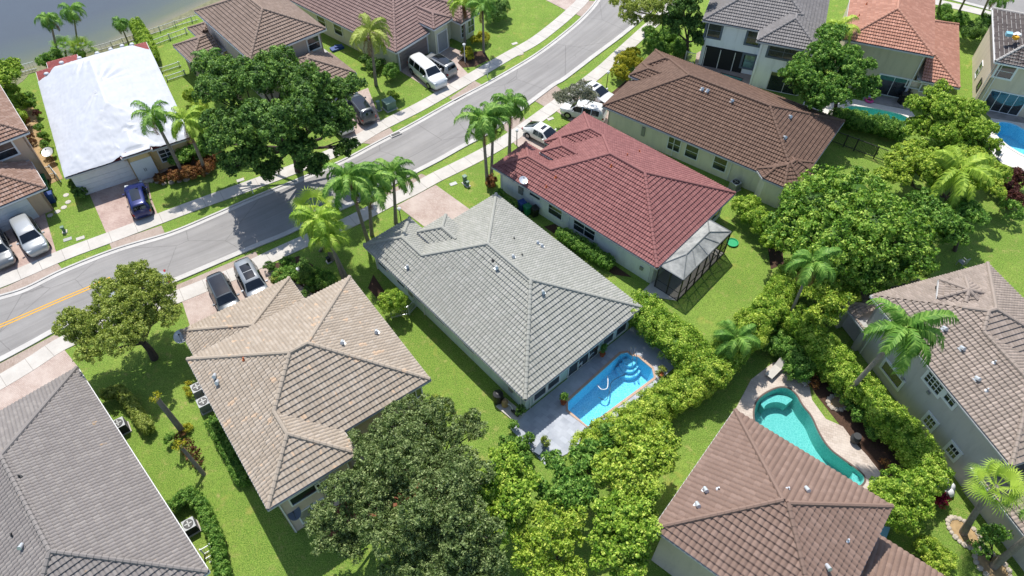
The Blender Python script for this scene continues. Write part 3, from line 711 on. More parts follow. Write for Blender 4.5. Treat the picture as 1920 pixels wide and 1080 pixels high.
def rounded(pts, it=2):
    for _ in range(it):
        q = []
        for i in range(len(pts)):
            a, b = pts[i], pts[(i+1) % len(pts)]; q += [a*.75+b*.25, a*.25+b*.75]
        pts = q
    return pts
def grow(pts, d):
    n = len(pts); a = sum(pts[i].x*pts[(i+1) % n].y-pts[(i+1) % n].x*pts[i].y for i in range(n)); sg = 1 if a > 0 else -1; out = []
    for i in range(n):
        t = (pts[(i+1) % n]-pts[i-1]).normalized(); out.append(pts[i]+Vector((t.y, -t.x, 0))*d*sg)
    return out
POOLS = dict(
 main=[P(*p) for p in [(1065, 754), (1100, 722), (1140, 686), (1164, 664), (1176, 662), (1184, 668), (1196, 670), (1222, 692), (1226, 708), (1165, 753), (1102, 800), (1065, 769)]],
 free=rounded([P(*p) for p in [(1413, 778), (1418, 752), (1440, 735), (1468, 725), (1490, 736), (1503, 762), (1520, 780), (1533, 812), (1552, 842), (1580, 863), (1608, 882), (1623, 898), (1612, 913), (1590, 915), (1500, 872), (1445, 830), (1418, 800)]], 2),
 orange=rounded([P(*p) for p in [(1577, 210), (1586, 200), (1612, 200), (1655, 207), (1700, 218), (1704, 230), (1688, 238), (1645, 233), (1595, 222)]], 1),
 corner=rounded([P(*p) for p in [(1857, 238), (1872, 228), (1900, 232), (1930, 250), (1985, 290), (1950, 305), (1900, 282), (1866, 254)]], 1),
 sliver=[P(*p) for p in [(1352, 138), (1392, 149), (1386, 160), (1346, 149)]])
holed('ground', [(-260, -60), (260, -60), (260, 320), (-260, 320)], POOLS.values(), M['grass'], 0)
far = [P(*p) for p in [(-90, 580), (0, 556), (50, 540), (120, 506), (220, 467), (320, 437), (400, 404), (480, 369), (560, 337), (640, 303), (705, 269), (770, 235), (850, 190), (905, 161), (960, 130), (1010, 99), (1060, 61), (1095, 30), (1120, 0), (1140, -40)]]
near = [P(*p) for p in [(-90, 722), (0, 677), (60, 645), (120, 613), (220, 572), (327, 528), (400, 497), (480, 463), (530, 443), (577, 421), (635, 395), (700, 365), (767, 330), (820, 303), (870, 275), (920, 248), (977, 207), (1037, 162), (1060, 148), (1115, 106), (1172, 63), (1222, 20), (1242, -2), (1270, -50)]]
fs_, ns_ = smooth(far), smooth(near)
bmx = bmesh.new()
va = [bmx.verts.new((p.x, p.y, .012)) for p in fs_]; m = len(fs_)
nn_ = [ns_[min(int(i*(len(ns_)-1)/(m-1)), len(ns_)-1)] for i in range(m)]; vb = [bmx.verts.new((p.x, p.y, .012)) for p in nn_]
ruv = bmx.loops.layers.uv.new('UVMap'); acc_ = [0]
for i in range(m-1): acc_.append(acc_[-1]+(fs_[i+1]-fs_[i]).length)
for i in range(m-1):
    f_ = bmx.faces.new((va[i], vb[i], vb[i+1], va[i+1]))
    for l_, q_ in zip(f_.loops, ((acc_[i], 0), (acc_[i], 1), (acc_[i+1], 1), (acc_[i+1], 0))): l_[ruv].uv = q_
me = bpy.data.meshes.new('road'); bmx.to_mesh(me); bmx.free(); me.materials.append(M['asphalt']); road = bpy.data.objects.new('road', me); COL.objects.link(road); tag(road, kind='structure')
band('kerb', far, -.42, -.02, M['kerb'], .03); band('kerb', far, -.02, .16, M['kerb'], .10)
band('kerb', near, .02, .42, M['kerb'], .03); band('kerb', near, -.16, .02, M['kerb'], .10)
fw_ = [P(*p) for p in [(-90, 560), (0, 529), (60, 504), (125, 476), (200, 448), (295, 412), (375, 382), (475, 346), (560, 314), (642, 279), (700, 245), (730, 229), (790, 199), (855, 162), (905, 133), (955, 104), (1000, 79), (1035, 53), (1067, 26), (1093, 0), (1110, -30)]]
nw_ = [P(*p) for p in [(-90, 768), (0, 717), (60, 681), (120, 643), (200, 610), (280, 578), (362, 545), (450, 509), (520, 476), (580, 449), (655, 417), (730, 378), (775, 356), (817, 333), (860, 312), (905, 289), (945, 266), (975, 246), (1037, 201), (1090, 162), (1135, 126), (1163, 100), (1210, 57), (1250, 20), (1285, -20)]]
def sidewalk(name, line, w):
    o = band(name, line, -w/2, w/2, M['walk'], .055)
    L = smooth(line); mb = MB(); acc = 0
    for a, b in zip(L, L[1:]):
        acc += (b-a).length
        if acc > 1.6:
            acc = 0; d = (b-a).normalized(); mb.box(((a+b)/2)+Vector((0, 0, .05)), (.03, w, .018), math.atan2(d.y, d.x))
    mb.build('joints', M['joint'], o)
sidewalk('sidewalk', fw_, 1.5); sidewalk('sidewalk', nw_, 1.5)
# yellow centre line ending behind the oak
for off in (0.0, .28):
    q = [P(*p) for p in [(-90, 650), (0, 614), (60, 588), (120, 562), (165, 543), (208, 524)]]
    band('road_marking', q, off-.06, off+.06, M['yellow'], .018, .008)
DR = [('driveway', [(-30, 415), (0, 405), (78, 380), (84, 400), (107, 478), (0, 520), (-30, 530)], 'paver_red'),
 ('driveway', [(163, 352), (262, 320), (272, 300), (305, 290), (316, 318), (277, 338), (284, 372), (298, 408), (201, 441)], 'paver_red'),
 ('driveway', [(585, 205), (690, 165), (716, 233), (650, 265)], 'paver'),
 ('driveway', [(748, 132), (835, 85), (875, 100), (858, 118), (884, 145), (820, 177)], 'paver'),
 ('driveway', [(1000, -12), (1062, 20), (1088, -3), (1075, -20)], 'paver'),
 ('driveway', [(-40, 765), (-5, 735), (120, 655), (148, 690), (190, 760), (60, 830), (-40, 850)], 'paver'),
 ('driveway', [(341, 564), (398, 541), (450, 520), (498, 501), (552, 528), (600, 560), (470, 650), (400, 670), (356, 610)], 'paver'),
 ('driveway', [(744, 386), (817, 347), (912, 415), (850, 455), (815, 440)], 'paver'),
 ('driveway', [(960, 265), (1012, 231), (1068, 262), (1045, 300), (1010, 300), (985, 290)], 'paver'),
 ('driveway', [(1042, 208), (1093, 166), (1156, 205), (1150, 240), (1105, 250)], 'paver')]
for n, p, m_ in DR: sheet(n, p, M[m_], .035)
for p in [[(14, 537), (108, 494), (118, 506), (40, 545), (-20, 562), (-20, 550)], [(205, 456), (303, 423), (310, 439), (211, 470)], [(675, 268), (731, 240), (739, 250), (700, 271)], [(842, 185), (890, 152), (906, 160), (853, 190)], [(1078, 26), (1104, 2), (1118, 2), (1092, 33)],
          [(-30, 698), (106, 626), (119, 642), (0, 707), (-30, 722)], [(322, 539), (480, 472), (486, 484), (345, 548)], [(722, 362), (790, 326), (808, 334), (733, 372)], [(936, 237), (975, 210), (986, 226), (955, 250)], [(1000, 188), (1042, 160), (1058, 173), (1024, 202)]]:
    sheet('driveway_apron', p, M['paver_brown'], .03)
# second street, far right
sheet('road', [(1780, -3), (1862, 19), (1960, 42), (2060, 70), (2060, -60), (1780, -60)], M['asphalt'], .012)
band('kerb', [P(*p) for p in [(1775, -4), (1862, 19), (1960, 42), (2060, 70)]], -.3, .3, M['kerb'], .06)
band('sidewalk', [P(*p) for p in [(1735, -1), (1760, 5), (1830, 21), (1900, 40), (2040, 85)]], -.75, .75, M['walk'], .05)
# side yards and beds
sheet('path', [(42, 180), (62, 200), (78, 250), (100, 295), (118, 335), (95, 345), (72, 300), (50, 250), (30, 190)], M['soil'], .02)
BEDS = [[(275, 345), (318, 325), (372, 310), (410, 300), (415, 285), (395, 262), (350, 268), (310, 300), (283, 318)], [(497, 500), (560, 480), (622, 520), (640, 545), (600, 560), (560, 535), (530, 530)],
        [(835, 118), (875, 100), (905, 95), (918, 112), (890, 125), (860, 128)], [(1500, 690), (1555, 690), (1640, 780), (1720, 880), (1690, 935), (1600, 830), (1530, 740)], [(1140, 180), (1175, 150), (1200, 165), (1180, 200)],
        [(1440, 465), (1465, 455), (1470, 495), (1445, 505)], [(700, 515), (730, 560), (720, 575), (690, 540)], [(925, 745), (938, 735), (980, 790), (968, 800)], [(1020, 425), (1040, 420), (1185, 520), (1150, 515)]]
for b in BEDS: sheet('mulch_bed', b, M['mulch'], .025)
sheet('mulch_bed', [(590, 985), (660, 925), (760, 880), (860, 850), (870, 900), (760, 940), (690, 975), (620, 1020)], M['mulch_red'], .025)
# lake with shallows, shore, white fence rail
LK = [P(*p) for p in [(-200, 230), (0, 162), (40, 133), (90, 118), (170, 99), (232, 72), (285, 53), (340, 28), (372, 12), (420, -10), (520, -50)]]
L2 = smooth(LK, 4); nb = 9; vs = []; sh = []; fs = []
for i, p in enumerate(L2):
    d = (L2[-1]-L2[0]).normalized(); n = Vector((-d.y, d.x, 0))
    for j, off in enumerate((0, 1.0, 2.2, 3.6, 5.5, 8, 14, 60, 160)): 
        q = p+n*off; vs.append((q.x, q.y, .015+(.004 if j else 0))); sh.append(max(0, 1-off/8.5))
for i in range(len(L2)-1):
    for j in range(nb-1): fs.append((i*nb+j, i*nb+j+1, (i+1)*nb+j+1, (i+1)*nb+j))
lk = MB(); lk.add(vs, fs); lo = lk.build('lake', M['lake']); a_ = lo.data.attributes.new('shore', 'FLOAT', 'POINT'); a_.data.foreach_set('value', sh); tag(lo, kind='structure')
sheetband = band('shore', LK, -1.3, .05, M['sand'], .02)

# ------------------------------------------------------------ houses
def HS(k, *a, **kw): h = House(*a, **kw); return h
TM = dict(
 grey=tile_mat('roof_grey', '98988f', 'a09f97', var=.03, blotch=.05, dirt='3c3b39', dirt_amt=.30),
 red=tile_mat('roof_red', '885a57', '92635f', var=.04, blotch=.08), brown=tile_mat('roof_brown', '6a5346', '745c4e', var=.04, blotch=.06),
 beige=tile_mat('roof_beige', 'a09383', 'a99d8e', '#'.strip('#') or None, 0) if False else tile_mat('roof_beige', 'a09383', 'a99d8e', 'b59d84', .36, var=.04, blotch=.08),
 bl=tile_mat('roof_ash', '827c78', '8a847f', 'a38a6c', .26, var=.04, blotch=.10), br=tile_mat('roof_mauve', '7d675b', '856f63', var=.02, blotch=.05),
 rg=tile_mat('roof_taupe', '92857a', '9e9085', 'a8603c', .16, var=.04, blotch=.12, dirt='4a4039', dirt_amt=.36), t1=tile_mat('roof_sand', '8c796c', '958275', var=.05),
 t2=tile_mat('roof_rose', '8a726c', '937b74', var=.05), orange=tile_mat('roof_orange', 'ae7e6a', 'ba8b77', var=.08), wg=tile_mat('roof_slate', '7f7b79', '878381', var=.05),
 fr=tile_mat('roof_charcoal', '544c4a', '625a56', line='a29e99', var=.1), fl=tile_mat('roof_fawn', '927565', 'a48a7c', var=.05), hid=tile_mat('roof_tarpred', '83403e', '914a47', var=.05))
# 1 grey one-storey house in the middle
h = House('house', 'one storey house with light grey tiled roof, in the middle beside the long rectangular pool', 'house', (985, 750), (683, 460), (1203, 577), 2.8, TM['grey'], stucco('seafoam', 'c0d0cc'))
h.solid(rect(0, 17.1, 0, 12.2), 2.8); h.solid(rect(9, 19.8, 0, 4.7), 2.8); h.solid(rect(11, 17.45, 3.85, 6.85), 3.45, wall=.4, zb=2.7); h.make_roof()
GR = h
for p in [(1008, 455), (1016, 461), (962, 481), (1018, 548), (764, 500), (931, 502)]: h.vent(p, 4)
for p in [(964, 447), (979, 478), (924, 488)]: h.vent(p, 4, 'pipe', col='ac_dk')
for p, w_, hh in [((785, 572), 1.0, .7), ((826, 604), 1.2, .8), ((880, 658), 1.3, .9)]: h.opening('v', .5, -1, p, w_, 1.1, mull=(1, 2), dz=1.75)
h.opening('v', .5, -1, ('', 18.2, 1.6), 1.2, 1.2, mull=(1, 2)); h.opening('v', .5, -1, ('', 15.6, 1.6), 1.0, 1.2, mull=(1, 2))
for c_ in (1.9, 3.3): h.opening('u', .5, -1, ('', c_, 1.35), 1.15, 1.7, t=.12)
for c_ in (9.2, 10.7): h.opening('u', .5, -1, ('', c_, 1.3), 1.15, 1.8, t=.12)
h.opening('u', .5, -1, ('', 6.5, 1.1), 3.2, 2.1, name='sliding_door', mull=(3, 1))
h.garage('u', 16.6, 1, 9.6)
# 2 red one-storey
h = House('house', 'one storey white house with deep red tiled roof and screened patio', 'house', (1232, 503), (922, 315), (1380, 365), 2.8, TM['red'], stucco('offwhite', 'dadcda'))
h.solid(rect(0, 15.6, 0, 11.9), 2.8); h.solid(rect(8, 18.3, 0, 4.6), 2.8); h.solid(rect(9, 17.1, 5.9, 11.9), 2.8); h.solid(rect(9.5, 15.9, 3.9, 6.7), 3.45, wall=.4, zb=2.7); h.make_roof(); RD = h
for p in [(1146, 311), (1042, 332), (1024, 350), (1176, 291), (1199, 284)]: h.vent(p, 4, 'pipe', col='terracotta')
h.opening('v', .5, -1, (1003, 374), 1.2, .6, dz=2.0); h.opening('v', .5, -1, (1041, 404), 1.5, 1.3, mull=(1, 2), dz=1.6); h.opening('v', .5, -1, (1095, 438), 2.3, 1.35, mull=(2, 2), dz=1.55)
h.opening('u', .5, -1, ('', 10.2, 1.4), 1.3, 1.4, mull=(1, 2)); h.opening('u', .5, -1, ('', 5.4, 1.1), 3.4, 2.1, name='sliding_door', mull=(3, 1))
h.garage('u', 16.6, 1, 8.9)
# 3 brown one-storey
h = House('house', 'one storey cream house with dark brown tiled roof and rounded corner bay', 'house', (1130, 199), (1474, 344), (1238, 100), 2.8, TM['brown'], stucco('cream', 'd6d0ba'))
h.solid(rect(0, 20.3, 0, 11.9), 2.8); h.solid(rect(-.6, 8, 7.5, 11.9), 2.8); h.solid(rect(-.1, 6, 5.3, 8.0), 3.4, wall=.4, zb=2.7)
h.solid([(16.4, .1), (17.4, -.75), (19.4, -.75), (20.7, .4), (21.0, 2.6), (20.2, 3.9), (17.5, 4.1)], 2.95, wall=.45); h.make_roof(); BN = h
for p in [(1316, 167), (1326, 170), (1372, 189), (1481, 219), (1471, 258)]: h.vent(p, 4)
for p, m_ in [((1263, 276), (1, 2)), ((1296, 289), (1, 2)), ((1349, 311), (1, 2))]: h.opening('v', .5, -1, p, 1.25, 1.45, mull=m_, dz=1.55)
h.opening('u', 19.8, 1, ('', 8.0, 1.1), 4.2, 2.1, name='sliding_door', mull=(4, 1)); h.garage('u', .5, -1, 3.4)
# 4 white two-storey at the top
h = House('house', 'two storey white house with grey tiled roof and slate window surrounds', 'house', (1318, 38), (1425, 58), (1355, -60), 5.6, TM['wg'], stucco('bright_white', 'eceff2'), frame=-20.4)
h.solid(rect(0, 12.3, 0, 12), 5.6); h.solid(rect(6.0, 12.3, -2.1, 5), 5.6); h.make_roof(); WG = h
h.opening('v', .5, -1, (1338, 57), 1.5, 1.5, frame='slate', mull=(1, 2), t=.22); h.opening('v', .5, -1, (1413, 71), 1.3, 1.5, frame='slate', mull=(1, 2), t=.22); h.opening('v', -1.6, -1, (1470, 98), 3.0, 1.4, frame='slate', mull=(2, 2), t=.22)
h.opening('v', .5, -1, (1402, 119), 1.2, 1.5, frame='slate', mull=(1, 2), t=.22, dz=1.6, pane='glass_teal'); h.opening('v', -1.6, -1, ('', 10.0, 1.15), 3.2, 2.2, name='sliding_door', mull=(2, 1))
mbx = MB(); o_, z_ = 3.1, 1.3; mbx.box(h.W(o_, .47, z_), (4.4, .06, 2.5), h.ang); rc = mbx.build('recess_shade_panel', M['dark'], h.e); fb = MB()  # flat panel on the wall, the recess's shade painted as near-black colour
for q in (1.0, 2.6, 4.2): fb.box(h.W(q, .41, 1.2), (.08, .06, 2.3), h.ang)
fb.build('door_frame', M['white'], rc)
# 5 orange two-storey
h = House('house', 'two storey tan house with bright orange tiled roof and lower side wing', 'house', (1750, 106), (1620, 84), (1757, 0), 5.6, TM['orange'], stucco('tan', 'bdb49a'), frame=158.8)
h.solid(rect(0, 8.7, 0, 15), 5.6); h.solid(rect(-3.7, .35, 0, 13), 2.8, gable=(1,)); h.make_roof(); OR = h
for p in [(1611, 29), (1625, 7)]: h.vent(p, 7, 'pipe', col='terracotta')
h.opening('v', .5, -1, (1672, 160), 2.9, 2.2, name='sliding_door', pane='glass', mull=(2, 1), t=.14, dz=1.2); h.opening('v', .5, -1, (1711, 162), 1.3, .75, pane='glass_pale', dz=1.9); h.opening('v', .5, -1, (1744, 169), 1.9, .8, pane='glass_pale', mull=(2, 1), dz=1.75)
# 6 far right tan two-storey
h = House('house', 'two storey beige house with charcoal tiled roof at the right edge', 'house', (1866, 116), (1861, 20), (1920, 127), 5.6, TM['fr'], stucco('tan_light', 'c8bca6'))
h.gut = M['white']; h.solid(rect(0, 11.0, 0, 12), 5.6); h.make_roof(); FR = h
h.opening('u', .5, -1, (1885, 134), 1.5, 1.35, mull=(1, 2), t=.2); h.opening('v', .5, -1, (1836, 131), 1.0, 1.5, mull=(1, 2)); h.opening('v', .5, -1, ('', 2.4, 1.5), .9, 1.0, frame='bronze')
h.opening('u', .5, -1, ('', 3.0, 1.2), 3.4, 2.2, name='sliding_door', mull=(4, 1))
# 7 right grey two-storey
h = House('house', 'two storey warm grey house with long windowed side wall and taupe tiled roof', 'house', (1677, 608), (1903, 862), (1790, 514), 5.6, TM['rg'], stucco('warm_grey', 'b8b3ad'), frame=-72.3)
h.solid(rect(-2.7, 11.3, 0, 7.6), 5.6); h.solid(rect(-2.7, 7.0, 0, 10.3), 5.6)
a1 = h.UV(1578, 566, 2.8); a2 = h.UV(1625, 625, 2.8)
h.solid(rect(a1[0], a2[0]+.1, a1[1], a1[1]+7), 2.8, walls=False); h.solid(rect(10, 22, -.12, 7), 2.8)
ap = h.UV(1817, 543, 7.6); h.solid([(ap[0]+1.9*math.cos(k*math.pi/3+.3), ap[1]+1.9*math.sin(k*math.pi/3+.3)) for k in range(6)], 6.75, wall=.25, zb=5.7); h.make_roof(); RG = h
for p in [(1770, 616), (1803, 653), (1865, 679), (1831, 710), (1851, 731)]: h.vent(p, 6.5, 'cap' if p[0] < 1840 else 'pipe')
for p, w_, hh, m_ in [((1673, 702), 1.9, .9, (1, 1)), ((1752, 718), 1.4, 1.0, (4, 3)), ((1783, 748), .8, .8, (2, 2)), ((1744, 791), .75, .95, (3, 2)), ((1787, 846), .75, .95, (3, 2))]:
    h.opening('v', .5, -1, p, w_, hh, mull=m_, t=.2)
for uu_ in (a1[0]+.45, a2[0]-.4): cb = MB(); q = h.W(uu_, a1[1]+.45); cb.box((q.x, q.y, 1.4), (.4, .4, 2.75), h.ang); cb.build('porch_column', h.wm, h.e)
# 8 mauve-brown two-storey bottom right
h = House('house', 'two storey house with smooth mauve brown tiled roof beside the freeform pool', 'house', (1378, 770), (1225, 990), (1665, 945), 5.6, TM['br'], stucco('greige', 'bfb4a8'), tw=.34, tc=.40)
h.solid(rect(0, 9.9, 0, 10.2), 5.6); h.solid(rect(.45, 9, 6, 17), 2.8); h.make_roof(); BR = h
for p in [(1322, 918), (1307, 946), (1512, 917), (1551, 1063)]: h.vent(p, 7)
for p in [(1347, 916), (1478, 916), (1590, 1013)]: h.vent(p, 7, 'pipe', col='white_metal')
h.opening('u', 9.4, 1, (1249, 1015), 2.0, .55, t=.12, dz=4.9)
# 9 beige two-storey
h = House('house', 'two storey beige house with tan roof mottled by orange tiles, satellite dish at its garage', 'house', (806, 712), (655, 522), (645, 806), 5.6, TM['beige'], stucco('peach_grey', 'c0b0a3'))
h.solid(rect(0, 11.15, 0, 12.4), 5.6); h.solid(rect(-1.9, 6, 6.45, 12.4), 5.6); h.solid(rect(4, 16.35, 3.2, 12.0), 2.8); h.make_roof(); BE = h
for p in [(706, 622), (735, 706) if False else (642, 642), (403, 705), (408, 717)]: h.vent(p, 7)
h.vent((457, 673), 7, 'pipe', col='terracotta')
mbx = MB(); q = P(517, 676, 7.0); mbx.box(q, (.5, .5, .12), h.ang); mbx.build('roof_hatch', M['white_metal'], h.roof)
h.opening('u', .5, -1, (769, 744), 1.7, 1.1, mull=(1, 1)); h.opening('u', -1.4, -1, (572, 925), 1.9, .9, mull=(1, 1)); h.opening('u', -1.4, -1, (615, 902), 1.5, .9, mull=(1, 1)); h.opening('u', -1.4, -1, (586, 957), 1.7, 1.5, pane='glass_pale', mull=(2, 1))
h.garage('u', 15.85, 1, 7.6)
# 10 grey-brown bottom-left
h = House('house', 'one storey house with ash grey ribbed tile roof filling the bottom left corner', 'house', (145, 690), (398, 1065), (0, 778), 2.8, TM['bl'], stucco('bl_wall', 'b3aca2'), frame=-47.0)
h.gut = M['white']; h.solid(rect(0, 19.6, 0, 11.6), 2.8); h.make_roof(); BL = h
for p in [(41, 1024)]: h.vent(p, 4)
for p in [(36, 893), (22, 1002)]: h.vent(p, 4, 'pipe', col='ac_dk')
h.garage('u', .5, -1, 6.0)
# 11 far left fawn two-storey
h = House('house', 'two storey peach house with fawn tiled roof and garage at the left edge', 'house', (53, 248), (0, 163), (0, 268), 5.6, TM['fl'], stucco('peach', 'c4a892'))
h.gut = M['white']; h.solid(rect(0, 11, 0, 9), 5.6); h.solid(rect(-4.55, 2, 1.2, 9.5), 2.8); h.make_roof(); FL = h
h.opening('u', .5, -1, (8, 283), 1.7, 1.4, mull=(1, 2), t=.16); h.opening('v', .5, -1, ('', 2.4, 3.6), .5, 1.3); h.opening('v', .5, -1, ('', 5.4, 3.4), .5, 1.2); h.garage('u', -4.1, -1, 5.6)
# 12 house under the white tarp
h = House('house', 'one storey yellow house with old red roof tiles, covered by a white tarpaulin', 'house', (122, 327), (57, 150), (355, 262), 2.8, TM['hid'], stucco('butter', 'd6bb88'), th=.02, st=.03)
h.solid(rect(-.5, 18.7, 0, 11.2), 2.8); h.solid(rect(10, 20.0, 1.2, 4.2), 2.8); h.solid(rect(-.9, 5, 4.95, 7.6), 3.2, wall=.3, zb=0); h.make_roof(caps=False); TP = h
h.garage('u', 0.0, -1, 2.85); mb = MB(); c_ = h.W(-.62, 6.3, 1.15); mb.box(c_, (.06, 1.9, 2.3), h.ang); fd = mb.build('front_door', M['white'], h.e); mb = MB()
for k in (-.08, .08): mb.box(h.W(-.66, 6.3+k, 1.1), (.04, .04, .35), h.ang)
mb.build('door_handle', M['black'], fd)
h.opening('u', 0.0, -1, ('', 8.6, 1.5), 1.2, 1.3, mull=(2, 3))
# 13 sand two-storey at the top
h = House('house', 'two storey taupe house with sand coloured tiles behind the large dark oak', 'house', (469, 113), (366, 22), (610, 55), 5.6, TM['t1'], stucco('taupe_wall', 'bfaea3'))
h.gut = M['white']; h.solid(rect(0, 12.4, 0, 8.8), 5.6); h.solid(rect(7.8, 12.4, -3.5, 2), 2.85); h.solid(rect(11.5, 14.8, -.7, 4), 2.8); h.solid(rect(-5, 2, 2.0, 8.7), 2.8); h.make_roof(); T1 = h
h.opening('u', .5, -1, (588, 81), 1.3, 1.35, mull=(1, 2), t=.16); h.garage('u', -4.5, -1, 5.3)
# 14 rose one-storey top
h = House('house', 'one storey cream house with rose tiled roof and arched entry beyond the street', 'house', (742, 99), (540, 0), (800, 65), 2.8, TM['t2'], stucco('cream_green', 'cfcfb6'))
h.gut = M['white']; h.solid(rect(0, 20, 0, 12), 2.8); h.solid(rect(-.9, 5, 5.2, 8.2), 3.5, wall=.35); h.solid(rect(-1.6, 4, 8.8, 12.0), 2.8); h.make_roof(); T2 = h
h.garage('u', .5, -1, 3.0, w=4.4, col='shaft' if False else 'garage_mauve') if 'garage_mauve' in M else None
for p, w_ in [((605, 48), 1.3), ((636, 64), 1.3)]: h.opening('v', .5, -1, p, w_, 1.3, mull=(1, 2), dz=1.6)
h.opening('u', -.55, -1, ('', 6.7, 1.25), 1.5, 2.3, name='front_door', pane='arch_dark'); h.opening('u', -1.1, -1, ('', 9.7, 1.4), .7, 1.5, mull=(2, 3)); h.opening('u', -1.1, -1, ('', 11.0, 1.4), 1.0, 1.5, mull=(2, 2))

# ------------------------------------------------------------ pools and decks
def pool(label, key, plaster, coping, depth=1.35, cw=.32, steps=()):
    w = POOLS[key]; cx = sum(p.x for p in w)/len(w); cy = sum(p.y for p in w)/len(w)
    e = empty('swimming_pool', (cx, cy, 0), label, 'pool'); n = len(w)
    mb = MB(); top = [Vector((p.x, p.y, .05)) for p in w]; bot = [Vector((cx+(p.x-cx)*.93, cy+(p.y-cy)*.93, -depth)) for p in w]
    mb.add(top+bot, [(i, (i+1) % n, n+(i+1) % n, n+i) for i in range(n)]); 
    tri = tessellate_polygon([bot]); mb.add(bot, [tuple(t) if (bot[t[1]]-bot[t[0]]).cross(bot[t[2]]-bot[t[0]]).z > 0 else tuple(t[::-1]) for t in tri])
    mb.build('basin', plaster, e)
    o = grow(w, cw); 
    loops = [[Vector((p.x, p.y, .085)) for p in o], [Vector((p.x, p.y, .085)) for p in w]]; vs = loops[0]+loops[1]; mb = MB()
    mb.add(vs, [(i, (i+1) % n, n+(i+1) % n, n+i) for i in range(n)]); dn = [v-Vector((0, 0, .13)) for v in loops[1]]; mb.add(loops[1]+dn, [(i, (i+1) % n, n+(i+1) % n, n+i) for i in range(n)])
    dn = [v-Vector((0, 0, .1)) for v in loops[0]]; mb.add(loops[0]+dn, [(i, (i+1) % n, n+(i+1) % n, n+i) for i in range(n)]); mb.build('coping', coping, e)
    wt = [Vector((p.x, p.y, -.1)) for p in w]; tri = tessellate_polygon([wt]); mb = MB(); mb.add(wt, [tuple(t) if (wt[t[1]]-wt[t[0]]).cross(wt[t[2]]-wt[t[0]]).z > 0 else tuple(t[::-1]) for t in tri]); mb.build('water', M['water'], e)
    for k, (pts, z) in enumerate(steps): m2 = MB(); m2.slab([P(*p) for p in pts], -depth, z); m2.build('step', plaster, e)
    return e
def arc(c, r0, a0, a1, n=10): return [(c[0]+r0[0]*math.cos(R(a0+(a1-a0)*i/n)), c[1]+r0[1]*math.sin(R(a0+(a1-a0)*i/n))) for i in range(n+1)]
pool('long rectangular blue pool with terracotta coping beside the grey roofed house', 'main', M['pool_blue'], M['coping'], cw=.2, steps=[
    ([(1180, 668)]+arc((1182, 667), (27, 29), 10, 160), -.95), ([(1180, 668)]+arc((1182, 667), (20, 22), 10, 165), -.65), ([(1180, 667)]+arc((1182, 667), (14, 15), 10, 170), -.35)])
pool('teal freeform pool beside the mauve brown roof', 'free', M['pool_teal'], M['coping_dk'], cw=.12, steps=[(arc((1462, 752), (32, 17), 175, 330, 12)+arc((1458, 760), (22, 12), 330, 175, 12), -.45), ([(1600, 893), (1603, 880), (1622, 893), (1620, 905), (1612, 911)], -.4)])
pool('turquoise pool with curved end behind the orange roofed house', 'orange', M['pool_teal'], M['deck_white'])
pool('bright blue pool cut by the right edge of the picture', 'corner', M['pool_blue'], M['deck_white'])
pool('small plunge pool behind the white two storey house', 'sliver', M['pool_teal'], M['coping_dk'], cw=.15)
def deck(name, pts, hole, mat, z=.05, cw=.2): holed(name, [P(*p) for p in pts], [grow(POOLS[hole], cw)] if hole else [], M[mat], z, skirt=.08)
deck('pool_deck', [(953, 800), (1000, 762), (1187, 612), (1270, 684), (1228, 722), (1150, 795), (1085, 840), (1022, 872)], 'main', 'deck_grey')
deck('pool_deck', [(1375, 775), (1408, 712), (1450, 680), (1492, 684), (1515, 712), (1522, 750), (1548, 786), (1580, 800), (1602, 830), (1626, 855), (1650, 886), (1646, 925), (1600, 945), (1480, 900), (1390, 850)], 'free', 'paver_tan', cw=.08)
deck('pool_deck', [(1480, 248), (1515, 175), (1560, 178), (1618, 190), (1708, 208), (1722, 228), (1700, 250), (1640, 245), (1575, 236), (1540, 262)], 'orange', 'deck_white', cw=.2)
deck('patio', [(1608, 172), (1700, 188), (1706, 207), (1618, 189)], None, 'deck_dark', z=.045)
deck('pool_deck', [(1835, 262), (1858, 222), (1960, 238), (2060, 290), (2000, 345), (1940, 330), (1880, 308)], 'corner', 'deck_white')
deck('patio', [(1822, 172), (1960, 196), (1990, 240), (1960, 237), (1857, 221), (1838, 205)], None, 'deck_dark', z=.045)
deck('patio', [(1306, 100), (1330, 88), (1420, 110), (1412, 150), (1404, 170), (1300, 142)], 'sliver', 'paver_brown', cw=.1)
deck('patio', [(1566, 596), (1600, 580), (1655, 650), (1640, 690)], None, 'walk', z=.04)

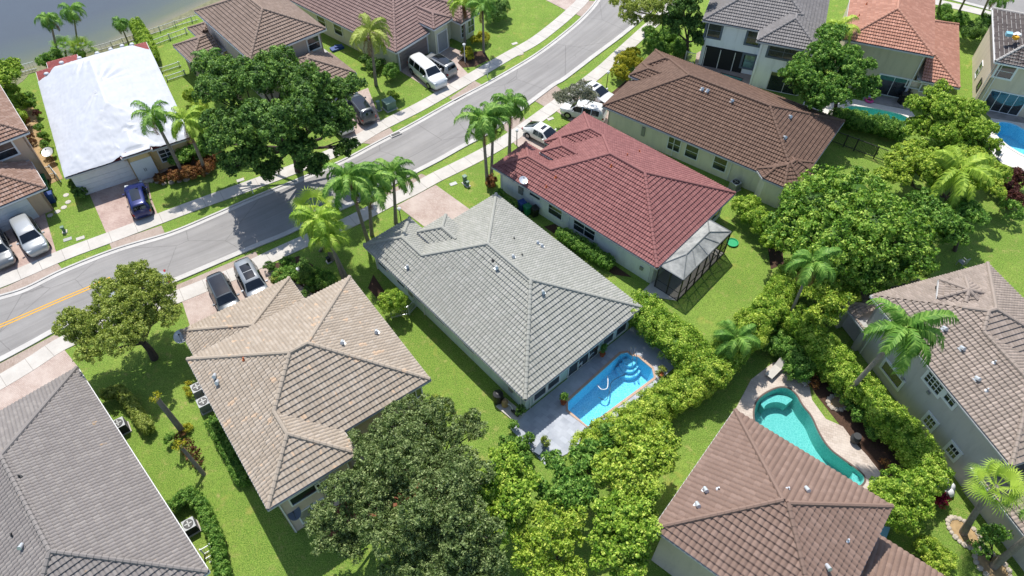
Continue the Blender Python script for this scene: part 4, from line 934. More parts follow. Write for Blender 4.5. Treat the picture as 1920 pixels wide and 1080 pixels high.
# ------------------------------------------------------------ vehicles
def car(label, tail, nose, col='f', L=4.6, Wd=1.85, H=1.68, body='suv', paint=None, roofglass=0, darkroof=False, metal=.3, group='vehicles parked on the driveways'):
    a, b = P(*tail, .85), P(*nose, .85); d = b-a; c = (a+b)/2; e = empty('parked_car', (c.x, c.y, .02), label, 'car', group, rz=math.atan2(d.y, d.x))
    if isinstance(col, str): pm = car_paint('paint_'+col, col, metal)
    w = Wd/2; h = L/2; T = {'suv': dict(hood=.62, ws=.34, rf=.30, rr=-.86, tl=-.97, belt=.60, hz=.66), 'sedan': dict(hood=.50, ws=.20, rf=.05, rr=-.50, tl=-.80, belt=.58, hz=.60), 'coupe': dict(hood=.52, ws=.22, rf=.10, rr=-.45, tl=-.93, belt=.60, hz=.62)}[body]
    belt, hz = H*T['belt'], H*T['hz']
    # stations: (x, half width, bottom, shoulder z, side-glass top z, top half width, top z)
    x0 = h
    def topz(x):
        t = x/h; ks = [(-1, belt*.82), (T['tl'], hz*.96), (T['rr']-.02, H*.95), (T['rr']+.12, H*.985), (0-.05, H), (T['rf']-.02, H*.975), (T['ws']+.22, hz*1.0), (T['hood']+.15, hz*.97), (.93, hz*.86), (1, hz*.62)]
        for (p, zp), (q, zq) in zip(ks, ks[1:]):
            if p <= t <= q: u = (t-p)/(q-p) if q > p else 0; return zp+(zq-zp)*u
        return ks[-1][1]
    def wid(x): t = abs(x/h); return w*(1-.26*max(0, (t-.6)/.4)**2.2)*(1-.02*t)
    X = [-1, -.985, -.95, -.9, T['rr']-.02, T['rr']+.12, -.45, -.2, 0, T['rf']-.02, (T['rf']+T['ws'])/2+.08, T['ws']+.22, .64, .75, .85, .93, .975, 1]
    X = sorted(set(round(x, 3) for x in X)); rings = []
    for t in X:
        x = t*h; zt = topz(x); sh = min(belt, zt*.93); ww = wid(x)*(.93 if abs(t) > .98 else 1); cab = max(0, min(1, (zt-belt)/(H-belt)))
        tw_ = ww*(.93-.25*cab); bt = .24+(.1 if abs(t) > .95 else 0)
        rings.append([(x, ww*.86, bt), (x, ww*.98, bt+.12), (x, ww, .55*belt+.1), (x, ww*.97, sh), (x, tw_+(ww*.97-tw_)*.12, zt-.05 if cab > .3 else max(sh, zt-.05)), (x, tw_*.86, zt), (x, tw_*.45, zt+.025), (x, 0, zt+.035)])
    mb = MB(); nr = 15; vs = []
    for r in rings: full = r+[(p[0], -p[1], p[2]) for p in reversed(r[:-1])]; vs += full
    fs = []
    for i in range(len(rings)-1):
        for k in range(nr): fs.append((i*nr+k, (i+1)*nr+k, (i+1)*nr+(k+1) % nr, i*nr+(k+1) % nr))
    fs.append(tuple(range(nr))); fs.append(tuple((len(rings)-1)*nr+k for k in range(nr-1, -1, -1)))
    mb.v = vs; mb.f = fs; mb.m = [0]*len(fs)
    def loc(m, name, mat, par, sm=False):
        me_ = m.build(name, mat, None, sm); me_.parent = par; return me_
    bo = loc(mb, 'body', pm, e, True)
    for p_ in bo.data.polygons: p_.use_smooth = True
    def at(x, k):     # ring point k interpolated at x
        for (r, q) in zip(rings, rings[1:]):
            if r[0][0]-1e-6 <= x <= q[0][0]+1e-6:
                u = (x-r[0][0])/(q[0][0]-r[0][0]); return Vector([r[k][j]+(q[k][j]-r[k][j])*u for j in range(3)])
        return Vector(rings[-1][k])
    gm = M['car_glass']; off = .018
    # side windows
    xs0, xs1 = (T['rr']+.10)*h, (T['rf']+.10)*h; 
    for sd in (1, -1):
        parts = [(xs0, xs0+(xs1-xs0)*.28), (xs0+(xs1-xs0)*.31, xs0+(xs1-xs0)*.62), (xs0+(xs1-xs0)*.65, xs1+.02)] if body == 'suv' else [(xs0, xs0+(xs1-xs0)*.48), (xs0+(xs1-xs0)*.52, xs1)]
        for (u0, u1) in parts:
            g_ = MB(); N = 5; vv = []
            for i in range(N+1):
                x = u0+(u1-u0)*i/N; lo, hi = at(x, 3), at(x, 4); a_ = lo.lerp(hi, .06); b_ = lo.lerp(hi, .92)
                for q in (a_, b_): vv.append((q.x, (q.y+off)*sd, q.z+.004))
            g_.add(vv, [(2*i, 2*i+2, 2*i+3, 2*i+1) for i in range(N)]); loc(g_, 'side_window', gm, e)
    def topglass(name, x0_, x1_, k0=.88, mat=gm, up=.02):
        g_ = MB(); N = 5; vv = []
        for i in range(N+1):
            x = x0_+(x1_-x0_)*i/N; row = [at(x, 5)*1, at(x, 6)*1, at(x, 7)*1]
            full = [Vector((q.x, q.y*k0, q.z)) for q in row]+[Vector((q.x, -q.y*k0, q.z)) for q in reversed(row[:-1])]
            vv += [(q.x, q.y, q.z+up) for q in full]
        g_.add(vv, [(i*5+j, (i+1)*5+j, (i+1)*5+j+1, i*5+j+1) for i in range(N) for j in range(4)]); loc(g_, name, mat, e, True)
    topglass('windshield', (T['rf']+.01)*h, (T['ws']+.20)*h, 1.06); topglass('rear_window', (T['tl']+.015)*h if body != 'suv' else (T['tl']+.02)*h, (T['rr']+.01)*h, 1.0)
    if darkroof: topglass('roof_panel', (T['rr']+.15)*h, (T['rf']-.04)*h, 1.02, M['car_glass'], .012)
    if roofglass:
        xa, xb = (T['rr']+.3)*h, (T['rf']-.08)*h
        for i in range(roofglass): topglass('sunroof', xa+(xb-xa)*i/roofglass+.04, xa+(xb-xa)*(i+1)/roofglass-.04, .72, gm, .022)
    wr = .36 if body == 'suv' else .33
    for sx in (.60, -.60):
        for sd in (1, -1):
            c_ = Vector((sx*h, sd*(w-.10), wr)); t_ = MB(); t_.tube([c_-Vector((0, .11*sd, 0)), c_+Vector((0, .115*sd, 0))], wr, 18); ty = loc(t_, 'wheel', M['tyre'], e)
            t_ = MB(); t_.tube([c_+Vector((0, .10*sd, 0)), c_+Vector((0, .125*sd, 0))], wr*.64, 12); r_ = loc(t_, 'rim', M['rim'], ty)
            ar = MB(); vs_ = [(c_.x+(wr+.06)*math.cos(q), sd*(w-.005)*1.0, c_.z+(wr+.06)*math.sin(q)) for q in [math.pi*i/12 for i in range(13)]]; ar.add(vs_, [tuple(range(13))]); ar.add([(v[0], sd*(w+.004), v[2]) for v in vs_], [tuple(range(13))]); loc(ar, 'wheel_arch', M['black'], e)
    for sd in (1, -1):
        l_ = MB(); l_.box((h*.925, sd*w*.66, hz*.80), (.22, w*.36, .12), rz=-sd*.25); loc(l_, 'headlight', M['lens'], e)
        l_ = MB(); l_.box((-h*.945, sd*w*.68, belt*.80), (.16, w*.32, .17), rz=sd*.2); loc(l_, 'taillight', M['red_lens'], e)
        l_ = MB(); l_.box(((T['ws']+.02)*h, sd*(w+.09), belt+.06), (.13, .2, .13)); loc(l_, 'mirror', pm, e)
    l_ = MB(); l_.box((h*.985, 0, hz*.5), (.07, w*1.1, .22)); loc(l_, 'grille', M['black'], e)
    l_ = MB(); l_.box((-h*.985, 0, belt*.6), (.06, .32, .14)); loc(l_, 'number_plate', M['white'], e)
    return e
car('large white sport utility vehicle parked nose to the street beside the rose roofed house', (774, 112), (829, 158), 'd5d6d4', L=5.7, Wd=2.05, H=1.92, metal=.1)
car('silver crossover with dark roof parked nose to the garage of the rose roofed house', (846, 133), (802, 106), '8d8f90', L=4.6, Wd=1.88, H=1.62, darkroof=True)
car('blue hatchback with glass roof parked in front of the tarpaulin house', (267, 402), (249, 342), '16235f', L=4.5, Wd=1.86, H=1.6, body='suv', roofglass=1)
car('silver boxy sport utility vehicle on the red paver driveway at the left', (37, 412), (73, 471), 'a3a6a6', L=4.75, Wd=1.95, H=1.78)
car('grey wagon cut by the left edge of the picture', (-20, 432), (8, 496), '7f8180', L=4.75, Wd=1.9, H=1.6)
car('charcoal grey car with full black glass roof beside the tan mottled roof', (406, 526), (432, 578), '50565a', L=4.6, Wd=1.84, H=1.5, darkroof=True)
car('silver crossover with two roof windows next to the charcoal car', (459, 503), (486, 553), '868b8f', L=4.7, Wd=1.88, H=1.72, roofglass=2)
car('white coupe with dark sunroof on the driveway of the red roofed house', (997, 237), (1046, 262), 'd6d6d2', L=4.8, Wd=1.9, H=1.42, body='coupe', roofglass=1, metal=.1)
car('white crossover parked half under the small grey green tree', (1128, 214), (1062, 198), 'd4d4d0', L=4.8, Wd=1.92, H=1.7, metal=.1)
car('white sedan parked behind the white crossover', (1096, 159), (1144, 184), 'd2d3d2', L=4.8, Wd=1.85, H=1.42, body='sedan', roofglass=1, metal=.1)
car('white car mostly hidden under the large dark oak', (606, 195), (655, 246), 'c2c5c6', L=5.0, Wd=1.95, H=1.75)
car('black and grey sport utility vehicle with red tail lamps beside the large oak', (692, 222), (658, 180), '55595b', L=4.8, Wd=1.9, H=1.72, darkroof=True)
car('light grey car on the street half hidden by the olive tree', (290, 524), (230, 548), 'a9adae', L=4.7, Wd=1.85, H=1.45, body='sedan', group='cars on the street')

# ------------------------------------------------------------ trees, palms, hedges
tree('huge dark green oak spreading over the driveway and car at upper left', [(420, 165, 9.4, 58), (500, 140, 10.9, 62), (575, 165, 10.6, 58), (440, 235, 8.4, 60), (520, 230, 10.4, 66), (600, 215, 8.7, 50), (640, 170, 8.0, 40), (475, 285, 6.7, 40), (560, 275, 7.2, 38), (395, 125, 8.0, 32), (640, 235, 7.2, 28), (660, 160, 7.2, 26), (440, 305, 4.2, 30), (505, 318, 4, 30), (590, 305, 4.2, 30), (650, 275, 4, 24), (400, 270, 4, 26)], (560, 320), 'dark', leaf=.3, sub=.26, tr=.32)
tree('yellow olive green tree with dark forked trunk beside the street at left', [(165, 610, 4.3, 46), (215, 560, 5.2, 52), (275, 545, 5.2, 52), (235, 620, 5.0, 50), (180, 650, 3.9, 36), (300, 580, 4.6, 38), (270, 600, 4.2, 34), (150, 630, 3.7, 26), (250, 515, 5, 28)], (290, 672), 'olive', leaf=.2, sub=.24, dens=1.35, tr=.26, core=False)
tree('big round mango tree with glossy leaf rosettes at right', [(1530, 395, 5.5, 62), (1600, 375, 6, 62), (1640, 430, 6.5, 72), (1560, 455, 6, 70), (1490, 430, 4.8, 50), (1680, 480, 5, 62), (1620, 500, 4.6, 56), (1540, 345, 5, 36), (1700, 440, 4.4, 44)], (1620, 560), 'mango', leaf=.34, sub=.15, dens=1.5, tr=.3, split=False)
tree('bright green leafy tree in front of the white and orange houses', [(1550, 95, 7.5, 42), (1510, 135, 6, 42), (1590, 130, 6.5, 46), (1550, 165, 5.5, 46), (1490, 150, 5, 30), (1620, 165, 5, 30), (1560, 60, 8, 26), (1530, 190, 4, 26)], (1562, 225), 'mid', leaf=.26, sub=.22, tr=.2)
tree('lime green tree between the two right hand pools', [(1745, 200, 5, 36), (1790, 205, 5.6, 40), (1830, 245, 5, 36), (1780, 250, 4.6, 44), (1725, 235, 4, 32), (1760, 170, 4.5, 20), (1840, 270, 3.5, 28), (1760, 285, 3.4, 36)], (1790, 330), 'bright', leaf=.22, sub=.22, tr=.18)
tree('yellowish shrubby tree behind the coconut palm at right', [(1700, 300, 3.6, 40), (1750, 315, 4.2, 44), (1810, 305, 4, 40), (1850, 340, 3.4, 38), (1680, 330, 3, 30), (1720, 280, 3.4, 26)], (1770, 400), 'lime', leaf=.22, sub=.22, tr=.15)
tree('dense dark green tree right of the mango and below the coconut palm', [(1760, 410, 3.8, 44), (1810, 400, 3.4, 36), (1790, 440, 3, 30), (1735, 375, 4, 30)], (1790, 470), 'mid', leaf=.26, sub=.24, tr=.16)
tree('drooping street tree over the pavement at the top', [(1165, 5, 5, 24), (1205, 15, 5.5, 28), (1180, 35, 4.2, 20), (1240, 0, 6, 30), (1225, 40, 4, 22)], (1245, 55), 'olive', leaf=.22, dens=1.2, core=False, tr=.18)
tree('tall shady tree left of the white house at the top', [(1280, 10, 6, 32), (1300, -15, 7, 34), (1265, 45, 4, 26), (1300, 45, 4.5, 22), (1310, 70, 3, 18)], (1285, 110), 'dark', leaf=.26, tr=.2)
tree('small grey green tree shading the white crossover', [(1065, 178, 3.2, 20), (1090, 172, 3.6, 20), (1050, 185, 2.8, 13), (1108, 182, 3.0, 14)], (1082, 218), 'grey', leaf=.16, dens=1.1, sub=.3, core=False, tr=.07)
tree('grey green oak canopy in front of the beige house corner', [(640, 945, 5.8, 46), (690, 905, 6.4, 50), (620, 1000, 5, 38), (700, 960, 6.4, 50), (655, 1025, 4.4, 30), (600, 970, 4.8, 26)], (700, 985), 'oak', leaf=.2, sub=.24, dens=1.25, core=False, tr=.2)
tree('tall grey green oak just behind the beige house', [(740, 810, 6.6, 52), (800, 800, 6.4, 52), (700, 835, 6, 42), (770, 865, 7, 58), (840, 840, 6, 46), (790, 775, 5.4, 34), (880, 800, 4.5, 34)], (830, 900), 'oak', leaf=.2, sub=.24, dens=1.3, core=False, tr=.22)
tree('broad grey green oak in the lower middle of the picture', [(820, 940, 7.6, 66), (740, 930, 6, 40), (900, 1040, 6, 44), (760, 1000, 6.4, 54), (880, 990, 7, 60), (830, 1050, 6, 62), (760, 1060, 5, 44), (890, 1070, 5.5, 56), (870, 900, 7, 50)], (850, 1010), 'oak', leaf=.2, sub=.23, dens=1.3, core=False, tr=.25)
tree('light green tree left of the yellow green thicket', [(950, 870, 5.8, 38), (925, 920, 5.6, 40), (965, 935, 6, 42), (935, 980, 5, 38), (985, 900, 5, 28)], (965, 960), 'bright', leaf=.26, sub=.2, tr=.16)
tree('fresh green tree just below the slate pool deck', [(1060, 900, 4.6, 36), (1110, 860, 4.6, 38), (1085, 930, 4.6, 36), (1030, 930, 4, 30), (1150, 830, 4.3, 30), (1040, 865, 3.2, 20)], (1090, 940), 'mid', leaf=.26, sub=.22, tr=.15)
tree('yellow green leafy tree beside the lawn strip', [(1180, 830, 5, 44), (1225, 850, 5.2, 44), (1150, 890, 5.6, 44), (1200, 900, 5.6, 44), (1240, 820, 4.6, 30), (1190, 795, 4, 26)], (1205, 920), 'lime', leaf=.26, sub=.2, tr=.16)
tree('yellow green tree close to the mauve brown roof', [(1150, 965, 5.8, 46), (1190, 1000, 5.8, 44), (1140, 1030, 5.2, 44), (1190, 940, 5.4, 36), (1180, 1060, 4.6, 40), (1210, 975, 5, 26)], (1170, 1000), 'bright', leaf=.26, sub=.2, tr=.16)
tree('tangled green tree with bare branches in the bottom centre', [(1010, 985, 5, 44), (1050, 1010, 4.4, 40), (1000, 1050, 4.6, 46), (1070, 965, 4.4, 30), (1060, 1075, 3.8, 40)], (1040, 1010), 'lime', leaf=.24, sub=.2, dens=1.1, core=False, tr=.17)
tree('dark green tree at the lake corner on the left', [(10, 150, 3.6, 26), (-15, 130, 4, 30), (25, 125, 3, 18)], (5, 190), 'bright', leaf=.24, tr=.14)
hedge('tall yellow green privacy hedge along the right side of the grey house', [(1201, 570, 2.2), (1232, 602, 2.2), (1264, 632, 2.2), (1297, 660, 2.2), (1330, 684, 2.2)], 2.7, 2.8, 'bright')
hedge('tall hedge running up from the hedge corner beside the red house lawn', [(1345, 682, 2.2), (1385, 640, 2.2), (1425, 595, 2.2), (1460, 552, 2.2), (1492, 512, 2.2)], 2.2, 2.7, 'bright')
hedge('broad hedge between the long blue pool and the lawn behind it', [(1325, 692, 2), (1284, 724, 2), (1240, 754, 2), (1196, 784, 2), (1150, 814, 2), (1112, 838, 2)], 2.6, 2.4, 'lime')
hedge('long clipped hedge beside the warm grey side wall', [(1500, 598, 2.2), (1540, 645, 2.2), (1590, 700, 2.2), (1645, 752, 2.2), (1695, 805, 2.2), (1735, 850, 2.2), (1748, 885, 2.2)], 2.2, 2.7, 'bright')
hedge('green hedge under the bamboo at the top of the right garden', [(1455, 640, 1.2), (1490, 650, 1.2), (1500, 690, 1)], 2.0, 1.6, 'mid')
shrub('large rounded lime shrub at the corner of the mauve brown roof', [(1690, 915, 2.6, 34), (1665, 955, 2.4, 34), (1715, 945, 2.2, 30), (1650, 920, 2.2, 24), (1700, 975, 1.8, 26), (1735, 905, 2.4, 24)], 'bright', leaf=.2)
shrub('bright bushy hedge between the red house lawn and the cream house', [(1395, 390, 1.4, 22), (1420, 415, 1.5, 24), (1450, 430, 1.4, 20), (1445, 455, 1.2, 18), (1410, 380, 1.3, 14)], 'bright', leaf=.2)
shrub('low yellow green shrub on the lawn bottom right', [(1740, 1030, .8, 22), (1770, 1050, .8, 20), (1755, 1065, .7, 18)], 'lime', leaf=.16)
shrub('large round bright green shrub on a stem between the beige and grey houses', [(737, 566, 1.7, 25)], 'bright', leaf=.13, sub=.22)
shrub('magenta red leaved shrub on the bottom right lawn', [(1763, 938, .8, 13), (1768, 932, 1, 9)], 'red', leaf=.2, dens=1.1)
tree('small white flowering frangipani beside the warm grey wall', [(1850, 1005, 1.8, 20), (1872, 1000, 1.9, 18), (1840, 1030, 1.3, 16)], (1855, 1050), 'mid', leaf=.26, dens=1.1, core=False, tr=.08, squash=.6)
# street side and gardens
shrub('low hedge bed with mixed shrubs beside the silver crossover', [(530, 520, .7, 18), (555, 515, .7, 18), (585, 520, .7, 20), (610, 525, .7, 18), (540, 495, .6, 14)], 'mid', leaf=.12)
shrub('clipped golden green ball shrub nearest the silver crossover', [(521, 522, .7, 13)], 'olive', leaf=.1)
shrub('dark conical conifer in the bed behind the tan mottled roof', [(575, 513, 1.5, 9, 1.6), (575, 518, .8, 13, 1.0)], 'dark', leaf=.1)
shrub('dark ball shrub at the upper left of the street bed', [(505, 500, .5, 10)], 'dark', leaf=.1)
shrub('pair of dark shrubs by the entrance of the beige house', [(580, 542, .5, 8), (570, 553, .5, 8), (602, 532, .6, 12)], 'dark', leaf=.1)
shrub('spiky agave like plant below the street palms', [(618, 530, .6, 14)], 'mid', leaf=.22, dens=.8, core=False)
hedge('row of low shrubs under the windows of the red roofed house', [(1056, 450), (1075, 462), (1095, 475), (1115, 487), (1138, 500)], 1.3, 1.1, 'mid', leaf=.14)
shrub('low green bushes by the left corner of the red roofed house', [(945, 378, .6, 12), (960, 388, .5, 10), (937, 365, .6, 10)], 'mid', leaf=.13)
shrub('rusty leaved shrub at the front corner of the red roofed house', [(922, 335, .8, 8), (919, 345, .6, 8)], 'orange', leaf=.14)
shrub('yellow and orange flowering shrub beside the brown roofed house', [(1170, 115, 1.2, 17), (1185, 105, 1.4, 15), (1160, 135, 1, 14), (1195, 120, 1, 12), (1172, 143, .7, 10)], 'yellow', leaf=.16)
shrub('long dense thicket of ground shrubs at the top behind the brown roof', [(1225, 80, .7, 18), (1255, 70, .8, 20), (1240, 95, .7, 16), (1275, 90, .8, 18), (1215, 60, .5, 12)], 'mid', leaf=.16)
hedge('dark hedge beside the turquoise pool behind the brown house', [(1565, 235), (1600, 243), (1640, 252), (1680, 262)], 1.9, 1.8, 'mid')
shrub('dark maroon leaved shrubs at the right edge', [(1885, 350, 1.2, 20), (1905, 335, 1.2, 18), (1900, 375, 1, 18), (1870, 335, 1, 14)], 'maroon', leaf=.2)
shrub('broad leaved green plant under the maroon shrubs', [(1895, 395, 1.2, 18), (1885, 380, 1, 10)], 'mid', leaf=.32, dens=1, core=False)
shrub('round dark green shrub between the orange and beige houses', [(1828, 62, 1.6, 20), (1838, 55, 1.4, 14)], 'dark', leaf=.16)
shrub('green garden shrubs behind the palms at the top right', [(1770, 22, .7, 14), (1800, 38, .6, 14), (1850, 42, .8, 16), (1775, 35, .6, 10)], 'mid', leaf=.16)
shrub('bright shrubs along the peach house by the lake', [(10, 200, 1.5, 20), (28, 222, 1.4, 18), (15, 172, 1.4, 18), (35, 192, 1.2, 16)], 'bright', leaf=.17)
shrub('copper leaved round shrub on the sandy side path', [(46, 228, .6, 9)], 'orange', leaf=.1)
shrub('small brown leaved shrub lower on the sandy side path', [(57, 258, .5, 7), (60, 265, .4, 5)], 'brown', leaf=.1, core=False)
shrub('green shrubs along the wall of the tarpaulin house', [(72, 240, .6, 8), (80, 255, .5, 8), (90, 285, .6, 10), (85, 272, .5, 8), (55, 195, .8, 10), (52, 180, .8, 8)], 'mid', leaf=.14)
shrub('dark red cordyline against the tarpaulin house', [(69, 213, .6, 6)], 'maroon', leaf=.14)
shrub('small dark shrub at the garage corner of the tarpaulin house', [(150, 362, .6, 12), (140, 345, .5, 10)], 'dark', leaf=.12)
hedge('clumped shrubs between the tarpaulin house and its neighbour', [(262, 62), (275, 85), (285, 105), (292, 125)], 1.5, 1.6, 'bright')
shrub('dark shrub behind the lake side palms', [(100, 108, 1.2, 16), (85, 115, 1, 14), (150, 105, 1, 10)], 'mid', leaf=.18)
shrub('copper and red croton bed at the foot of the two palms', [(330, 330, .6, 14), (355, 325, .6, 16), (385, 315, .6, 16), (400, 295, .6, 12), (300, 335, .5, 10), (375, 295, .7, 12)], 'orange', leaf=.17)
shrub('green fern like plants before the door of the tarpaulin house', [(350, 295, 1.2, 18), (375, 280, 1.5, 18), (330, 300, 1, 12), (395, 260, 1.6, 16), (310, 290, 1, 10)], 'mid', leaf=.22)
shrub('lime shrubs at the left foot of the large oak', [(360, 180, 1, 14), (375, 200, 1, 14), (400, 230, 1.2, 14)], 'lime', leaf=.17)
shrub('round green bush before the garage of the rose roofed house', [(733, 135, 1, 14), (737, 128, 1.2, 10)], 'mid', leaf=.15)
shrub('dark bushes under the coconut palm by the rose roofed house', [(700, 122, .8, 12), (685, 112, .8, 10), (715, 118, .8, 8)], 'dark', leaf=.15)
shrub('yellow leaved shrubs by the entrance of the rose roofed house', [(905, 72, .7, 12), (890, 75, .6, 8), (875, 97, .6, 10), (880, 105, .5, 8)], 'yellow', leaf=.14)
shrub('dark green round bush on the lawn at the top', [(928, 25, 1.3, 20), (940, 15, 1.3, 16)], 'dark', leaf=.16)
shrub('low lime ground shrub beside the green transformer', [(735, 178, .4, 8), (742, 182, .4, 6)], 'lime', leaf=.12)
hedge('clipped curved hedge around the equipment of the bottom left house', [(335, 955), (362, 935), (385, 955), (398, 985), (410, 1010), (418, 1050), (425, 1085)], .8, 1.1, 'mid', leaf=.1)
hedge('clipped hedge arc around the cooling unit of the bottom left house', [(208, 748), (232, 742), (252, 765), (268, 790), (284, 812)], .75, 1.1, 'olive', leaf=.1)
hedge('bushy foundation shrubs along the left wall of the beige house', [(405, 800), (420, 830), (440, 865), (458, 905)], .9, .8, 'mid', leaf=.13)
shrub('small yellow green plant near the twin cooling units', [(352, 725, .6, 7), (356, 738, .4, 5)], 'yellow', leaf=.14, core=False)
shrub('weedy shrub at the corner of the beige house rear wall', [(820, 755, .5, 14), (838, 762, .5, 12), (812, 770, .5, 10)], 'olive', leaf=.13, dens=.9, core=False)
shrub('dark potted laurel by the corner of the slate deck', [(977, 772, 1.0, 8), (978, 765, 1.4, 6)], 'dark', leaf=.12)
shrub('light green round plant at the left tip of the slate deck', [(962, 797, .6, 9)], 'mid', leaf=.14)
shrub('orange flowering plants along the garden path', [(1535, 705, .4, 8), (1525, 720, .4, 8), (1660, 868, .4, 8), (1545, 695, .5, 6)], 'orange', leaf=.16, dens=.9, core=False)
shrub('mixed green plants at the foot of the long clipped hedge', [(1615, 780, .8, 18), (1590, 755, .7, 14), (1640, 810, .8, 16), (1570, 730, .7, 14), (1560, 700, .8, 14)], 'mid', leaf=.2)
shrub('pale leafy cover over the hedge corner behind the pool', [(1400, 620, 2.8, 34), (1365, 655, 2.7, 28), (1340, 700, 2.5, 26)], 'lime', leaf=.2)
# bamboo like mass and palms
tree('arching bamboo clump above the freeform pool', [(1520, 540, 4, 30), (1560, 560, 4.2, 34), (1540, 590, 3.4, 30), (1590, 545, 3.6, 22)], (1545, 620), 'lime', leaf=.26, dens=1.2, core=False, tr=.06, name='bamboo_clump')
palm('tall coconut palm leaning over the roof of the warm grey house', (1576, 752), (1690, 625), 9.5, fl=3.3, nf=17, tr=.17, ll=.75, nl=30, droop=2.0, bend=.2, wind=(.35, -.45))
palm('slender palm in the corner of the bamboo and long hedge', (1472, 612), (1520, 500), 8.0, fl=2.4, nf=12, tr=.12, droop=2.0)
palm('golden fronded coconut palm above the right lawn', (1730, 395), (1790, 330), 4.8, fl=3.7, nf=18, ll=.8, nl=32, droop=1.5, leafk='lime', tr=.2)
palm('fan palm ringed by pale stones bottom right', (1806, 1000), (1868, 912), 6.0, 'fan', fl=1.75, nf=20, tr=.2, leafk='bright', bend=-.4)
palm('leaning palm trunk reaching out of the bottom right corner', (1862, 1062), (1985, 960), 7.5, fl=2.4, nf=12, tr=.2)
palm('bushy palm rising from the hedge behind the long blue pool', (1380, 690), (1378, 640), 3.6, fl=1.9, nf=16, tr=.1, leafk='mid', droop=1.6)
for k, (lb, b, t_, z, f_, n_) in enumerate([
    ('leftmost fan leaved palm of the street group by the grey house', (623, 488), (590, 395), 5.2, 1.9, 14), ('palm of the street group whose trunk ends in the bed behind the beige roof', (652, 525), (600, 420), 5.8, 2.2, 14),
    ('tallest queen palm of the street group with a drooping crown', (690, 452), (655, 342), 7.4, 2.7, 15), ('queen palm of the street group left of the grey roof corner', (697, 440), (690, 350), 6.6, 2.6, 14), ('palm of the street group standing nearest the pale driveway', (742, 418), (738, 335), 5.6, 2.4, 14)]):
    palm(lb, b, t_, z, 'fan' if k == 0 else 'feather', fl=f_*1.15, nf=n_+3, tr=.15, group='palms by the grey house street corner', leafk='bright' if k in (0, 1) else 'mid', droop=2.0)
palm('short fan palm behind the street palms', (600, 470), (625, 440), 3.6, 'fan', fl=1.7, nf=14, tr=.12, leafk='bright')
palm('young palm with a leaning stem in front of the beige roof', (645, 527), (615, 445), 5.2, fl=2.0, nf=12, tr=.12, leafk='bright')
palm('tallest palm of the trio before the red roofed house', (914, 345), (905, 232), 7.2, fl=3.0, nf=18, tr=.15, droop=2.3)
palm('middle palm of the trio before the red roofed house', (921, 335), (925, 228), 6.6, fl=2.6, nf=15, tr=.14, droop=2.3)
palm('rightmost palm of the trio before the red roofed house', (955, 292), (957, 203), 5.8, fl=2.8, nf=17, tr=.15, droop=2.3)
palm('left palm in front of the tarpaulin roof', (346, 330), (290, 222), 6.6, fl=2.3, nf=13, tr=.16, droop=2.1)
palm('right palm in front of the tarpaulin roof', (388, 325), (350, 235), 6.0, fl=2.5, nf=14, tr=.16, droop=1.9, leafk='bright')
palm('yellowing coconut palm on the lawn beside the rose roofed house', (705, 160), (695, 68), 6.2, fl=3.0, nf=15, tr=.16, leafk='olive', droop=1.9, ll=.7)
palm('left palm at the entrance of the rose roofed house', (872, 82), (868, 10), 4.8, fl=2.2, nf=13, tr=.13, leafk='bright')
palm('right palm at the entrance of the rose roofed house', (907, 98), (905, 18), 5.2, fl=2.2, nf=13, tr=.13)
palm('left palm at the lake edge', (112, 118), (95, 42), 4.9, fl=1.8, nf=13, tr=.13, droop=2.3, name='palm_tree'); palm('second palm at the lake edge', (148, 100), (138, 28), 5.0, fl=1.9, nf=13, tr=.1, droop=2.3)
palm('single small palm at the lake edge beside the bright shrubs', (242, 84), (228, 50), 2.6, fl=1.4, nf=12, tr=.09, droop=2.2)
palm('bushy fan palm left of the tarpaulin roof top', (125, 112), (122, 92), 1.6, 'fan', fl=1.7, nf=18, tr=.12); palm('bushy fan palm near the top edge of the tarpaulin roof', (160, 108), (155, 93), 1.5, 'fan', fl=1.7, nf=18, tr=.12, leafk='bright')
palm('feathery palm at the left flank of the large oak', (395, 175), (392, 118), 4.2, fl=2.2, nf=13, tr=.12)
palm('palm rising behind the leafy tree by the white house', (1575, 130), (1572, 60), 6.2, fl=2.4, nf=13, tr=.14, leafk='lime')
for lb, b, t_, z in [('first bare palm trunk behind the orange house side wing', (1758, 24), (1772, -30), 5), ('second leaning palm trunk behind the side wing', (1792, 34), (1818, -18), 5), ('third palm by the second street', (1836, 40), (1858, -12), 5), ('short palm in front of the second street', (1866, 40), (1872, 2), 3.2)]:
    palm(lb, b, t_, z, fl=1.9, nf=11, tr=.13)
shrub('small shrub bordering the oak trunk of the bottom thicket', [(975, 835, .7, 16), (950, 830, .6, 14), (985, 860, .6, 12)], 'mid', leaf=.16)

